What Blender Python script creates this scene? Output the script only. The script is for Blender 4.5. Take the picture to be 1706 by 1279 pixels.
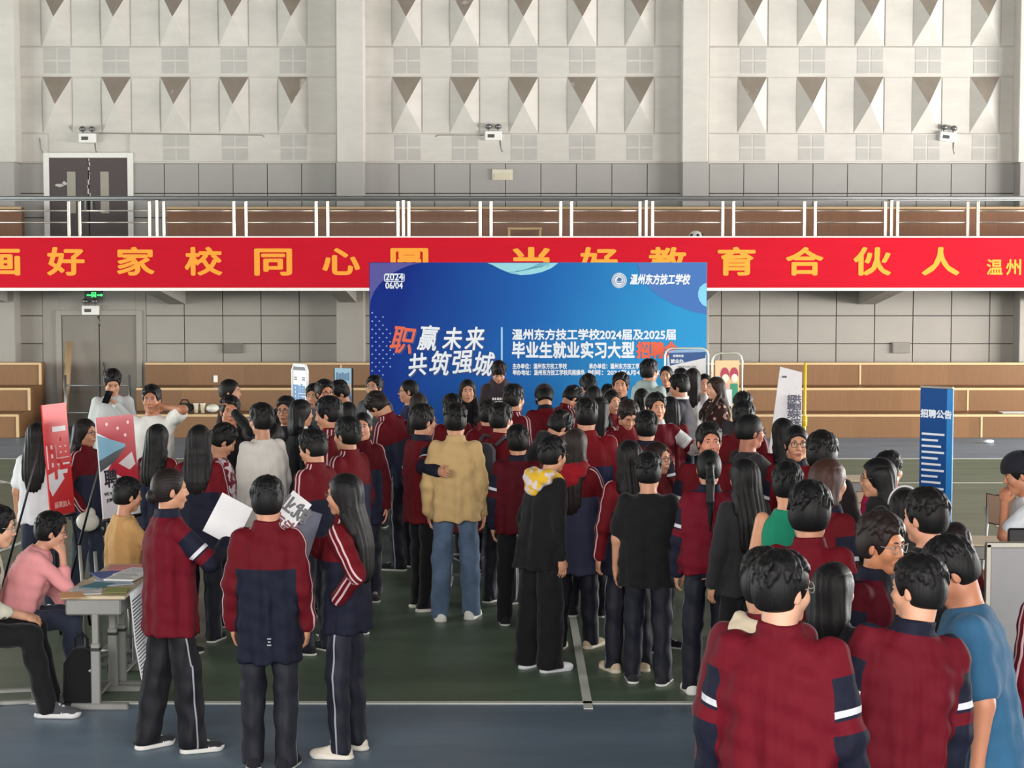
import bpy, math, random, time
import numpy as np
from mathutils import Vector, Matrix
T_START = time.time()
SC = bpy.context.scene
COL = SC.collection
for o in list(bpy.data.objects):
    bpy.data.objects.remove(o)
R = math.radians

# ------------------------------------------------------------------ camera
IMG_W, IMG_H, FPX = 1706, 1279, 3000.0
CAM_H, HORIZON = 2.9, 440.0
PITCH = math.atan((IMG_H / 2 - HORIZON) / FPX)
cam_data = bpy.data.cameras.new('camera')
cam_data.sensor_fit = 'HORIZONTAL'
cam_data.sensor_width = 36.0
cam_data.lens = FPX / IMG_W * 36.0
cam_data.clip_end = 200
cam = bpy.data.objects.new('camera', cam_data)
COL.objects.link(cam)
cam.location = (0, 0, CAM_H)
cam.rotation_euler = (R(90) - PITCH, 0, 0)
SC.camera = cam

# ------------------------------------------------------------------ world, daylight through the side windows, added fill, exposure
world = bpy.data.worlds.new('world')
SC.world = world
world.use_nodes = True
wn = world.node_tree.nodes['Background']
wn.inputs['Color'].default_value = (0.75, 0.85, 1.0, 1)
wn.inputs['Strength'].default_value = 0.6

def area_light(name, loc, rot, sx, sy, power, color):
    l = bpy.data.lights.new(name, 'AREA')
    l.shape = 'RECTANGLE'
    l.size, l.size_y = sx, sy
    l.energy = power
    l.color = color
    o = bpy.data.objects.new(name, l)
    COL.objects.link(o)
    o.location = loc
    o.rotation_euler = rot
    return o
# daylight entering through the window bands of the two long sides
area_light('daylight_right', (18.4, 23.0, 2.4), (0, R(90), 0), 3.2, 16.0, 8600, (1.0, 0.985, 0.95))
area_light('daylight_left', (-18.4, 22.0, 2.4), (0, R(-90), 0), 3.2, 18.0, 3000, (0.93, 1.0, 0.96))
area_light('added_fill_behind', (0, -7.9, 5.6), (R(90), 0, 0), 26.0, 4.0, 6000, (1.0, 0.97, 0.93))  # fill lamp added behind the camera to brighten backs and near floor
SC.view_settings.view_transform = 'Standard'
SC.view_settings.look = 'None'
SC.view_settings.gamma = 1.0
SC.view_settings.exposure = 0.0
SC.view_settings.use_curve_mapping = False

# ------------------------------------------------------------------ pixel <-> world
CP, SP = math.cos(PITCH), math.sin(PITCH)
def ray(px, py):
    u, v = (px - IMG_W / 2) / FPX, (IMG_H / 2 - py) / FPX
    return Vector((u, CP + v * SP, -SP + v * CP))
def at_depth(px, py, y):
    d = ray(px, py)
    t = y / d.y
    return Vector((d.x * t, y, CAM_H + d.z * t))
def at_height(px, py, z):
    d = ray(px, py)
    t = (z - CAM_H) / d.z
    return Vector((d.x * t, d.y * t, z))

# ------------------------------------------------------------------ materials
def lin(c):
    return tuple(((v / 255) / 12.92 if v / 255 <= 0.04045 else ((v / 255 + 0.055) / 1.055) ** 2.4) for v in c)
MATS = {}
class NT:
    def __init__(s, name):
        s.m = bpy.data.materials.new(name)
        s.m.use_nodes = True
        s.t = s.m.node_tree
        s.b = s.t.nodes['Principled BSDF']
    def n(s, kind, **kw):
        x = s.t.nodes.new(kind)
        for k, v in kw.items():
            setattr(x, k, v)
        return x
    def l(s, a, b):
        s.t.links.new(a, b)
    def val(s, x, sock):
        if isinstance(x, (int, float)):
            sock.default_value = x
        else:
            s.l(x, sock)
    def math(s, op, a, b=0.0, c=0.0):
        x = s.n('ShaderNodeMath', operation=op)
        s.val(a, x.inputs[0]); s.val(b, x.inputs[1])
        if op in ('COMPARE', 'MULTIPLY_ADD'):
            s.val(c, x.inputs[2])
        return x.outputs[0]
    def mix(s, f, a, b):
        x = s.n('ShaderNodeMix', data_type='RGBA')
        s.val(f, x.inputs['Factor'])
        for v, sk in ((a, x.inputs[6]), (b, x.inputs[7])):
            if isinstance(v, tuple):
                sk.default_value = (*v[:3], 1)
            else:
                s.l(v, sk)
        return x.outputs[2]
    def coord(s, kind='Object'):
        return s.n('ShaderNodeTexCoord').outputs[kind]
    def mapping(s, scale=(1, 1, 1), vec=None):
        x = s.n('ShaderNodeMapping')
        s.l(vec if vec is not None else s.coord(), x.inputs['Vector'])
        x.inputs['Scale'].default_value = scale
        return x.outputs[0]
    def noise(s, scale, detail=3, vec=None, rough=0.55, out='Fac'):
        x = s.n('ShaderNodeTexNoise')
        x.inputs['Scale'].default_value = scale
        x.inputs['Detail'].default_value = detail
        x.inputs['Roughness'].default_value = rough
        if vec is not None:
            s.l(vec, x.inputs['Vector'])
        return x.outputs[out]
    def ramp(s, fac, a, b):
        x = s.n('ShaderNodeMapRange')
        s.l(fac, x.inputs[0])
        x.inputs[1].default_value, x.inputs[2].default_value = a, b
        return x.outputs[0]
    def bump(s, h, strength=0.3, dist=0.01):
        x = s.n('ShaderNodeBump')
        x.inputs['Strength'].default_value = strength
        x.inputs['Distance'].default_value = dist
        s.l(h, x.inputs['Height'])
        s.l(x.outputs[0], s.b.inputs['Normal'])
    def color(s, c):
        if isinstance(c, tuple):
            s.b.inputs['Base Color'].default_value = (*c[:3], 1)
        else:
            s.l(c, s.b.inputs['Base Color'])
    def rough(s, r, spec=0.5):
        s.val(r, s.b.inputs['Roughness'])
        s.b.inputs['Specular IOR Level'].default_value = spec
    def sep(s, v):
        x = s.n('ShaderNodeSeparateXYZ')
        s.l(v, x.inputs[0])
        return x.outputs
    def attr(s, name):
        return s.n('ShaderNodeAttribute', attribute_name=name).outputs['Vector']

def plain(name, rgb, rough=0.6, metal=0.0, var=0.06, scale=9.0, spec=0.5, bump=0.0):
    key = ('plain', name, rgb, rough, metal)
    if key in MATS:
        return MATS[key]
    t = NT(name)
    c = lin(rgb)
    if var:
        f = t.noise(scale, 4, t.coord())
        t.color(t.mix(f, tuple(v * (1 - var * 1.5) for v in c), tuple(min(1, v * (1 + var * 1.5)) for v in c)))
    else:
        t.color(c)
    t.rough(rough, spec)
    t.b.inputs['Metallic'].default_value = metal
    if bump:
        t.bump(t.noise(scale * 6, 3, t.coord()), bump, 0.004)
    MATS[key] = t.m
    return t.m

def fabric(name, rgb, rough=0.85, fold=0.5, pattern=None):
    key = ('fab', name, rgb, pattern)
    if key in MATS:
        return MATS[key]
    t = NT(name)
    c = lin(rgb)
    f = t.noise(7, 3, t.mapping((1, 1, 0.4)))
    base = t.mix(f, tuple(v * 0.86 for v in c), tuple(min(1, v * 1.12) for v in c))
    if pattern == 'flowers':
        v = t.n('ShaderNodeTexVoronoi')
        v.inputs['Scale'].default_value = 16
        t.l(t.coord(), v.inputs['Vector'])
        base = t.mix(t.math('LESS_THAN', v.outputs['Distance'], 0.3), base, lin((190, 150, 130)))
    elif pattern == 'leaves':
        v = t.n('ShaderNodeTexVoronoi')
        v.inputs['Scale'].default_value = 22
        t.l(t.mapping((1, 1, 0.5)), v.inputs['Vector'])
        base = t.mix(t.math('LESS_THAN', v.outputs['Distance'], 0.33), base, lin((70, 72, 62)))
    elif pattern == 'camo':
        base = t.mix(t.ramp(t.noise(14, 2, t.coord()), 0.52, 0.56), base, lin((205, 190, 195)))
    elif pattern == 'denim':
        base = t.mix(t.ramp(t.noise(5, 3, t.coord()), 0.4, 0.75), base, tuple(min(1, v * 1.7) for v in c))
    t.color(base)
    t.rough(rough, 0.25)
    t.b.inputs['Sheen Weight'].default_value = 0.08
    w = t.noise(4.5, 2, t.mapping((1.8, 1.8, 0.6)), 0.5)
    t.bump(w, fold, 0.045)
    MATS[key] = t.m
    return t.m

def track_jacket(kind, red=(132, 22, 36), navy=(33, 35, 54), open_front=None, collar=None):
    """Two school track jackets.  yoke: red shoulders and sleeves over a navy body, twin stripes down each sleeve.
    plain: maroon body, navy sleeves and collar, white and maroon arm bands."""
    key = ('jk', kind, red, navy, open_front, collar)
    if key in MATS:
        return MATS[key]
    t = NT('track_jacket_' + kind)
    g = t.sep(t.attr('sleeve'))        # x: >0 on the sleeve, y: 0..1 along the arm, z: offset from the outer line
    p = t.sep(t.attr('body'))          # normalised body coordinates
    dk = lambda c: tuple(v * 0.66 for v in lin(c))
    collar = tuple(v * 0.5 for v in lin(collar)) if collar else dk(navy)
    red, navy, white = tuple(v * 0.5 for v in lin(red)), dk(navy), lin((200, 172, 176))
    on_sleeve = t.math('GREATER_THAN', g[0], 0.0)
    if kind.startswith('yoke'):
        below = t.math('LESS_THAN', p[2], 1.20)
        body = t.mix(below, red, navy)
        c = t.mix(on_sleeve, body, red)
        stripe = t.math('COMPARE', t.math('ABSOLUTE', g[2]), 0.0165, 0.0058)
        high = t.math('MULTIPLY', t.math('GREATER_THAN', p[2], 1.33), t.math('LESS_THAN', p[2], 1.462))
        where = t.math('MAXIMUM', on_sleeve, high)
        c = t.mix(t.math('MULTIPLY', stripe, where), c, white)
    else:
        c = t.mix(t.math('MULTIPLY', on_sleeve, t.math('GREATER_THAN', g[1], 0.13)), red, navy)
        band = t.math('MULTIPLY', on_sleeve, t.math('COMPARE', g[1], 0.36, 0.022))
        c = t.mix(band, c, lin((200, 200, 205)))
        band = t.math('MULTIPLY', on_sleeve, t.math('COMPARE', g[1], 0.45, 0.045))
        c = t.mix(band, c, red)
        c = t.mix(t.math('GREATER_THAN', p[2], 1.425), c, collar)
    if open_front:
        front = t.math('MULTIPLY', t.math('GREATER_THAN', p[1], 0.02), t.math('LESS_THAN', t.math('ABSOLUTE', p[0]), 0.055))
        front = t.math('MULTIPLY', front, t.math('SUBTRACT', 1.0, on_sleeve))
        c = t.mix(front, c, lin(open_front))
    f = t.noise(6, 3, t.mapping((1, 1, 0.35)))
    shade = t.math('MULTIPLY_ADD', f, 0.24, 0.88)
    x = t.n('ShaderNodeMix', data_type='RGBA', blend_type='MULTIPLY')
    x.inputs['Factor'].default_value = 1.0
    t.l(c, x.inputs[6])
    cc = t.n('ShaderNodeCombineColor')
    for i in range(3):
        t.l(shade, cc.inputs[i])
    t.l(cc.outputs[0], x.inputs[7])
    t.color(x.outputs[2])
    t.rough(0.78, 0.18)
    w = t.noise(4.5, 2, t.mapping((2.2, 2.2, 0.38)), 0.5)
    t.bump(w, 0.6, 0.05)
    MATS[key] = t.m
    return t.m

def open_jacket(rgb, inner, collar=True):
    """a buttoned jacket with the shirt showing in the opening"""
    key = ('open', rgb, inner)
    if key in MATS: return MATS[key]
    t = NT('open_jacket_cloth')
    p = t.sep(t.attr('body')); g = t.sep(t.attr('sleeve'))
    width = t.math('MAXIMUM', t.math('MULTIPLY', t.math('SUBTRACT', p[2], 1.05), 0.16), 0.0)
    m = t.math('MULTIPLY', t.math('LESS_THAN', t.math('ABSOLUTE', p[0]), width), t.math('GREATER_THAN', p[1], 0.02))
    m = t.math('MULTIPLY', m, t.math('LESS_THAN', g[0], 0.0))
    m = t.math('MAXIMUM', m, t.math('GREATER_THAN', p[2], 1.448 if collar else 3.0))
    t.color(t.mix(m, lin(rgb), lin(inner)))
    t.rough(0.75, 0.25)
    t.bump(t.noise(4.5, 2, t.mapping((1.8, 1.8, 0.6)), 0.5), 0.5, 0.04)
    MATS[key] = t.m
    return t.m

def piped_trousers(rgb=(34, 36, 52)):
    key = ('tr', rgb)
    if key in MATS:
        return MATS[key]
    t = NT('piped_track_trousers')
    g = t.sep(t.attr('sleeve'))
    line = t.math('MULTIPLY', t.math('COMPARE', g[2], 0.0, 0.005), t.math('GREATER_THAN', g[0], 0.03))
    c = lin(rgb)
    f = t.noise(6, 3, t.mapping((1, 1, 0.35)))
    base = t.mix(f, tuple(v * 0.34 for v in c), tuple(v * 0.68 for v in c))
    t.color(t.mix(line, base, lin((150, 150, 160))))
    t.rough(0.65, 0.3)
    t.bump(t.noise(4.5, 2, t.mapping((1.8, 1.8, 0.6)), 0.5), 0.6, 0.05)
    MATS[key] = t.m
    return t.m

def hair_mat(rgb=(14, 13, 14)):
    key = ('hair', rgb)
    if key in MATS:
        return MATS[key]
    t = NT('hair')
    c = lin(rgb)
    s = t.noise(60, 4, t.mapping((1.6, 1.6, 0.12)), 0.7)
    t.color(t.mix(s, tuple(v * 0.6 for v in c), tuple(v * 1.8 for v in c)))
    t.rough(0.5, 0.22)
    t.bump(s, 0.5, 0.008)
    MATS[key] = t.m
    return t.m

def skin_mat(rgb):
    key = ('skin', rgb)
    if key in MATS:
        return MATS[key]
    t = NT('skin')
    c = lin(rgb)
    f = t.noise(22, 3, t.coord())
    t.color(t.mix(f, tuple(v * 0.9 for v in c), (min(1, c[0] * 1.1), c[1] * 1.03, c[2] * 1.0)))
    t.rough(0.5, 0.4)
    t.b.inputs['Subsurface Weight'].default_value = 0.08
    t.b.inputs['Subsurface Radius'].default_value = (0.01, 0.004, 0.002)
    MATS[key] = t.m
    return t.m

def glow(name, rgb, strength):
    key = ('glow', name)
    if key not in MATS:
        t = NT(name)
        t.color(lin(rgb))
        t.b.inputs['Emission Color'].default_value = (*lin(rgb), 1)
        t.b.inputs['Emission Strength'].default_value = strength
        MATS[key] = t.m
    return MATS[key]

def wood(name, rgb, plank=0.9, rough=0.4):
    key = ('wood', name)
    if key in MATS:
        return MATS[key]
    t = NT(name)
    c = lin(rgb)
    g = t.noise(5, 5, t.mapping((9, 9, 0.7)), 0.65)
    base = t.mix(g, tuple(v * 0.7 for v in c), tuple(v * 1.3 for v in c))
    p = t.sep(t.coord())
    cell = t.math('FLOOR', t.math('DIVIDE', p[0], plank))
    wn_ = t.n('ShaderNodeTexWhiteNoise', noise_dimensions='1D')
    t.l(cell, wn_.inputs['W'])
    base = t.mix(t.math('MULTIPLY', wn_.outputs['Value'], 0.45), base, tuple(v * 0.62 for v in c))
    t.color(base)
    t.rough(rough, 0.4)
    MATS[key] = t.m
    return t.m

# ------------------------------------------------------------------ object helpers
def tag(o, label=None, cat=None, group=None, kind=None):
    if label: o['label'] = label
    if cat: o['category'] = cat
    if group: o['group'] = group
    if kind: o['kind'] = kind
    return o
def empty(name, loc=(0, 0, 0), rz=0.0):
    o = bpy.data.objects.new(name, None)
    COL.objects.link(o)
    o.location = loc
    o.rotation_euler = (0, 0, rz)
    o.empty_display_size = 0.1
    return o
def link_mesh(name, me, parent=None, mats=()):
    o = bpy.data.objects.new(name, me)
    COL.objects.link(o)
    for m in mats:
        if m.name not in [x.name for x in me.materials if x]:
            me.materials.append(m)
    if parent is not None:
        o.parent = parent
    return o
class MB:
    def __init__(s):
        s.v, s.f, s.mi, s.sm = [], [], [], []
    def poly(s, pts, faces, mi=0, smooth=False):
        b = len(s.v)
        s.v += [tuple(p) for p in pts]
        for f in faces:
            s.f.append(tuple(b + i for i in f)); s.mi.append(mi); s.sm.append(smooth)
        return s
    def box(s, x0, x1, y0, y1, z0, z1, mi=0, M=None):
        p = [(x0, y0, z0), (x1, y0, z0), (x1, y1, z0), (x0, y1, z0), (x0, y0, z1), (x1, y0, z1), (x1, y1, z1), (x0, y1, z1)]
        if M is not None:
            p = [tuple(M @ Vector(q)) for q in p]
        return s.poly(p, [(0, 3, 2, 1), (4, 5, 6, 7), (0, 1, 5, 4), (1, 2, 6, 5), (2, 3, 7, 6), (3, 0, 4, 7)], mi)
    def rbox(s, x0, x1, y0, y1, z0, z1, b=0.006, mi=0):
        """box with chamfered edges"""
        pts, idx = [], {}
        for ix, X in ((0, (x0, x1)), ):
            pass
        cx, cy, cz = (x0 + x1) / 2, (y0 + y1) / 2, (z0 + z1) / 2
        hx, hy, hz = (x1 - x0) / 2, (y1 - y0) / 2, (z1 - z0) / 2
        b = min(b, hx * 0.9, hy * 0.9, hz * 0.9)
        for sx in (-1, 1):
            for sy in (-1, 1):
                for sz in (-1, 1):
                    for a in range(3):
                        h = [hx - b, hy - b, hz - b]
                        h[a] += b
                        idx[(sx, sy, sz, a)] = len(pts)
                        pts.append((cx + sx * h[0], cy + sy * h[1], cz + sz * h[2]))
        F = []
        for a in range(3):
            u, v = (a + 1) % 3, (a + 2) % 3
            for sg in (-1, 1):
                q = []
                for su, sv in ((-1, -1), (1, -1), (1, 1), (-1, 1)):
                    k = [0, 0, 0]; k[a] = sg; k[u] = su; k[v] = sv
                    q.append(idx[(*k, a)])
                F.append(tuple(q if sg > 0 else q[::-1]))
            for su in (-1, 1):
                for sv in (-1, 1):
                    k0 = [0, 0, 0]; k1 = [0, 0, 0]
                    k0[a], k1[a] = -1, 1
                    k0[u] = k1[u] = su; k0[v] = k1[v] = sv
                    q = [idx[(*k0, u)], idx[(*k1, u)], idx[(*k1, v)], idx[(*k0, v)]]
                    F.append(tuple(q if su * sv < 0 else q[::-1]))
        for sx in (-1, 1):
            for sy in (-1, 1):
                for sz in (-1, 1):
                    q = [idx[(sx, sy, sz, a)] for a in range(3)]
                    F.append(tuple(q if sx * sy * sz > 0 else q[::-1]))
        return s.poly(pts, F, mi)
    def tube(s, pts, r, n=8, mi=0, closed=False, caps=True):
        pts = [Vector(p) for p in pts]
        rr = r if isinstance(r, (list, tuple)) else [r] * len(pts)
        V, F = [], []
        m = len(pts)
        ref = None
        for i, p in enumerate(pts):
            if closed:
                d = (pts[(i + 1) % m] - pts[i - 1]).normalized()
            else:
                d = (pts[min(i + 1, m - 1)] - pts[max(i - 1, 0)]).normalized()
            if ref is None:
                ref = Vector((0, 0, 1)) if abs(d.z) < 0.9 else Vector((1, 0, 0))
            u = (ref - d * ref.dot(d)).normalized()
            ref = u
            w = d.cross(u)
            for k in range(n):
                a = 2 * math.pi * k / n
                V.append(p + (u * math.cos(a) + w * math.sin(a)) * rr[i])
        for i in range(m if closed else m - 1):
            for k in range(n):
                j = (i + 1) % m
                F.append((i * n + k, i * n + (k + 1) % n, j * n + (k + 1) % n, j * n + k))
        if not closed and caps:
            F.append(tuple(range(n))[::-1])
            F.append(tuple((m - 1) * n + k for k in range(n)))
        return s.poly(V, F, mi, True)
    def ball(s, c, r, nu=10, nv=7, mi=0, M=None):
        rx, ry, rz = r if isinstance(r, (tuple, list)) else (r, r, r)
        V, F = [], []
        for i in range(nv + 1):
            th = math.pi * i / nv
            for k in range(nu):
                a = 2 * math.pi * k / nu
                q = Vector((rx * math.sin(th) * math.cos(a), ry * math.sin(th) * math.sin(a), rz * math.cos(th)))
                if M is not None:
                    q = M @ q
                V.append(q + Vector(c))
        for i in range(nv):
            for k in range(nu):
                F.append((i * nu + k, (i + 1) * nu + k, (i + 1) * nu + (k + 1) % nu, i * nu + (k + 1) % nu))
        return s.poly(V, F, mi, True)
    def prism(s, outline, y0, y1, mi=0, M=None):
        """outline in the xz plane, counter-clockwise seen from -y"""
        n = len(outline)
        p = [(x, y0, z) for x, z in outline] + [(x, y1, z) for x, z in outline]
        if M is not None:
            p = [tuple(M @ Vector(q)) for q in p]
        F = [tuple(range(n)), tuple(range(2 * n - 1, n - 1, -1))]
        for i in range(n):
            j = (i + 1) % n
            F.append((i, n + i, n + j, j))
        return s.poly(p, F, mi)
    def build(s, name, mats, parent=None):
        me = bpy.data.meshes.new(name)
        me.from_pydata([tuple(v) for v in s.v], [], s.f)
        mats = mats if isinstance(mats, (list, tuple)) else [mats]
        for m in mats:
            me.materials.append(m)
        me.polygons.foreach_set('material_index', s.mi)
        me.polygons.foreach_set('use_smooth', s.sm)
        me.update()
        o = bpy.data.objects.new(name, me)
        COL.objects.link(o)
        if parent is not None:
            o.parent = parent
        return o

def circle(cx, cz, r, n=32, a0=0.0, a1=360.0, rz=None):
    rz = rz or r
    full = abs(a1 - a0) >= 359.9
    k = n if full else n + 1
    return [(cx + r * math.cos(R(a0 + (a1 - a0) * i / n)), cz + rz * math.sin(R(a0 + (a1 - a0) * i / n))) for i in range(k)]

def lettering(txt, loc, size, mat, parent=None, name='lettering', bold=0.0, shear=0.0, align='CENTER', depth=0.001, rot=None, width=None, spacing=1.0, vertical=False):
    """Letters lying in the xz plane, read from -y; loc is the centre (or the left end) of the line."""
    c = bpy.data.curves.new(name, 'FONT')
    c.body = '\n'.join(txt) if vertical else txt
    c.size = size
    c.align_x = align
    c.align_y = 'CENTER'
    c.extrude = depth
    c.shear = shear
    c.space_character = spacing
    c.space_line = 0.95
    c.resolution_u = 3
    o = bpy.data.objects.new(name, c)
    COL.objects.link(o)
    me = bpy.data.meshes.new_from_object(o.evaluated_get(bpy.context.evaluated_depsgraph_get()))
    bpy.data.objects.remove(o)
    bpy.data.curves.remove(c)
    me.name = name
    if bold:                                        # heavier strokes: the glyph laid down again a little to each side
        n, m = len(me.vertices), len(me.polygons)
        co = np.empty(n * 3); me.vertices.foreach_get('co', co); co = co.reshape(-1, 3)
        fs = [tuple(p.vertices) for p in me.polygons]
        V, F = [], []
        for i, (ox, oy) in enumerate(((1, 0), (-1, 0), (0, 1), (0, -1), (.7, .7), (-.7, .7), (.7, -.7), (-.7, -.7))):
            V += (co + np.array([ox * bold, oy * bold, 0.00004 * i])).tolist()
            F += [tuple(a + n * i for a in f) for f in fs]
        me.clear_geometry()
        me.from_pydata(V, [], F)
    me.materials.clear()
    me.materials.append(mat)
    if width:
        xs = [v.co.x for v in me.vertices]
        w = max(xs) - min(xs)
        k = width / w
        for v in me.vertices:
            v.co.x *= k
    ob = bpy.data.objects.new(name, me)
    COL.objects.link(ob)
    ob.matrix_local = Matrix.Translation(loc) @ (rot if rot is not None else Matrix.Identity(4)) @ Matrix.Rotation(R(90), 4, 'X')
    if parent is not None:
        ob.parent = parent
    return ob
# ------------------------------------------------------------------ the hall
YW = 32.25                     # face of the far wall
def wx(px, py=440, y=YW): return at_depth(px, py, y).x
def wz(py, y=YW): return at_depth(853, py, y).z
XL, XR, YN, ZC = -18.0, 18.0, -7.4, 9.6

def plaster(name, rgb):
    t = NT(name)
    c = lin(rgb)
    a = t.noise(0.9, 5, t.coord(), 0.6)
    b = t.noise(5, 4, t.mapping((0.4, 1, 1.6)), 0.6)
    f = t.math('MULTIPLY_ADD', b, 0.35, t.math('MULTIPLY', a, 0.65))
    t.color(t.mix(t.ramp(f, 0.3, 0.7), tuple(v * 0.8 for v in c), c))
    t.rough(0.85, 0.2)
    t.bump(t.noise(60, 2, t.coord()), 0.15, 0.004)
    return t.m
M_PLASTER = plaster('white_plaster', (206, 201, 193))
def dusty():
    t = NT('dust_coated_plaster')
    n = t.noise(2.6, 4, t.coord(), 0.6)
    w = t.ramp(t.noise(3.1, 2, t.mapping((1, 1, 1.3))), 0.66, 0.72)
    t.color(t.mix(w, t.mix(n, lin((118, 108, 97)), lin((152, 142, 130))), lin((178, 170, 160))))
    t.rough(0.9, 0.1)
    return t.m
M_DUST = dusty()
M_PLASTER2 = plaster('grille_plaster', (186, 182, 176))
M_PANEL = plain('acoustic_panel', (150, 144, 136), 0.8, var=0.05, scale=3)
M_PANEL_UP = plain('grey_dado_panel', (160, 157, 153), 0.8, var=0.04, scale=3)
M_JOINT = plain('panel_joint', (70, 66, 62), 0.9)
M_WOOD = wood('bleacher_wood', (124, 88, 56), 0.95, 0.38)
M_WOOD2 = wood('balcony_bench_wood', (128, 86, 58), 1.3, 0.42)
M_NOSE = plain('light_wood_edge', (196, 166, 122), 0.5)
M_STEEL = plain('stainless_steel', (188, 182, 170), 0.32, 0.85, var=0.02)
M_STEELD = plain('dull_steel', (120, 120, 120), 0.4, 0.7, var=0.05)
M_DOORUP = plain('dark_brown_door', (66, 54, 54), 0.5, var=0.08)
M_DOORLO = plain('grey_door', (124, 117, 108), 0.7, var=0.1, scale=2)
M_WHITE = plain('white_paint', (226, 224, 218), 0.6, var=0.03)
M_BLACKP = plain('black_plastic', (24, 24, 26), 0.5, var=0.05)

def floor_mat(name, rgb):
    t = NT(name)
    c = lin(rgb)
    f = t.noise(1.1, 5, t.mapping((0.35, 1.3, 1)), 0.6)
    t.color(t.mix(t.ramp(f, 0.3, 0.7), tuple(v * 0.78 for v in c), tuple(v * 1.12 for v in c)))
    s = t.noise(3, 4, t.mapping((0.3, 1.5, 1)))
    t.rough(t.math('MULTIPLY_ADD', s, 0.25, 0.30), 0.45)
    return t.m
M_BLUEF = floor_mat('blue_court_paint', (110, 128, 144))
M_GREENF = floor_mat('green_court_paint', (92, 110, 90))
M_LINE = plain('white_court_line', (214, 216, 206), 0.55, var=0.05)

MB().box(XL, XR, YN, YW + 0.4, -0.2, 0.0).build('floor', M_BLUEF)['kind'] = 'structure'
YS0, YS1, XM = 11.76, 26.75, 0.50      # side lines and the middle of the court
b = MB()
b.box(XM - 14, XM + 14, YS0, YS1, 0.0, 0.004)
b.build('floor_green_court', M_GREENF)['kind'] = 'structure'
b = MB()
zt = 0.007
for y in (YS0, YS1):
    b.box(XM - 14, XM + 14, y - 0.03, y + 0.03, 0.0, zt)
for x in (XM - 14, XM + 14):
    b.box(x - 0.03, x + 0.03, YS0, YS1, 0.0, zt)
b.box(XM - 0.03, XM + 0.03, YS0 - 0.16, YS1 + 0.15, 0.0, zt)
b.box(XM + 3, XM + 14, 23.75, 23.79, 0.0, zt)
b.box(XM - 14, XM - 6, 23.75, 23.79, 0.0, zt)
def ring(cx, cy, r, w, a0, a1, n=72):
    P, F = [], []
    for i in range(n + 1):
        a = R(a0 + (a1 - a0) * i / n)
        for rr in (r - w, r):
            P.append((cx + rr * math.cos(a), cy + rr * math.sin(a), zt))
    for i in range(n):
        F.append((2 * i, 2 * i + 1, 2 * i + 3, 2 * i + 2))
    b.poly(P, F)
YC = (YS0 + YS1) / 2
ring(XM, YC, 1.8, 0.06, 0, 360)
ring(XM + 12.05, YC, 7.2, 0.07, 90, 270)
ring(XM - 12.75, YC, 7.2, 0.07, -90, 90)
b.build('floor_marking', M_LINE)['kind'] = 'structure'

# far wall
MB().box(XL, XR, YW, YW + 0.4, 0, ZC).build('wall_back', M_PLASTER)['kind'] = 'structure'
# side walls and the wall behind the camera, with window bands; the rear band is added for fill
def band_wall(name, axis, pos, out, a0, a1, z0, z1, u0, u1):
    b = MB()
    def bx(p0, p1, q0, q1):
        if axis == 'x': b.box(min(pos, out), max(pos, out), p0, p1, q0, q1)
        else: b.box(p0, p1, min(pos, out), max(pos, out), q0, q1)
    bx(a0, a1, 0, z0); bx(a0, a1, z1, ZC); bx(a0, u0, z0, z1); bx(u1, a1, z0, z1)
    b.build(name, M_PLASTER)['kind'] = 'structure'
    f = MB()
    n = int((u1 - u0) / 1.6)
    m = (pos + out) / 2
    for i in range(n + 1):
        u = u0 + (u1 - u0) * i / n
        if axis == 'x': f.box(m - 0.03, m + 0.03, u - 0.03, u + 0.03, z0, z1)
        else: f.box(u - 0.03, u + 0.03, m - 0.03, m + 0.03, z0, z1)
    for z in (z0 + 0.03, (z0 + z1) / 2, z1 - 0.03):
        if axis == 'x': f.box(m - 0.03, m + 0.03, u0, u1, z - 0.03, z + 0.03)
        else: f.box(u0, u1, m - 0.03, m + 0.03, z - 0.03, z + 0.03)
    return f
w = band_wall('wall_right', 'x', XR, XR + 0.3, YN, YW + 0.4, 0.7, 4.1, 14.5, 31.2); w.build('window_1', M_WHITE)['kind'] = 'structure'
w = band_wall('wall_left', 'x', XL, XL - 0.3, YN, YW + 0.4, 0.7, 4.1, 12.5, 31.2); w.build('window_2', M_WHITE)['kind'] = 'structure'
w = band_wall('wall_front', 'y', YN, YN - 0.3, XL, XR, 3.6, 7.6, -13.5, 13.5); w.build('added_fill_window', M_WHITE)['kind'] = 'structure'  # unseen rear wall; its window band is added to go with the fill lamp
MB().box(XL - 0.3, XR + 0.3, YN - 0.3, YW + 0.4, ZC, ZC + 0.3).build('ceiling', plain('ceiling_paint', (66, 66, 68), 0.9))['kind'] = 'structure'

# upper wall: pyramids, grille squares, bands, piers
Z_WH = wz(272)                               # lower edge of the white wall
BAYS = [[96, 194.3, 292.3, 390.3, 488], [678, 774, 872, 969.3, 1065], [1253, 1351, 1447, 1543.3, 1640]]
PIERS = [(-40, 24), (560, 606), (1137, 1181), (1699, 1760)]
pitch = wz(-17) - wz(128)
rows = [(wz(222) + i * pitch, wz(128) + i * pitch) for i in range(3)]
b = MB()
for bay in BAYS:
    for px in bay:
        xc = wx(px, 175)
        for z0, z1 in rows:
            h = 0.262
            zm = (z0 + z1) / 2
            y = YW
            b.poly([(xc - h, y, z0), (xc + h, y, z0), (xc + h, y, z1), (xc - h, y, z1), (xc, y - 0.20, zm)],
                   [(0, 1, 4), (1, 2, 4), (3, 0, 4)])
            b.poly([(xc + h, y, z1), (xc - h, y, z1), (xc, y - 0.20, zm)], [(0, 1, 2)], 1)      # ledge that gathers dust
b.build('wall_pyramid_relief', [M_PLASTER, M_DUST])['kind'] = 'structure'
b = MB(); g = MB()
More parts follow.
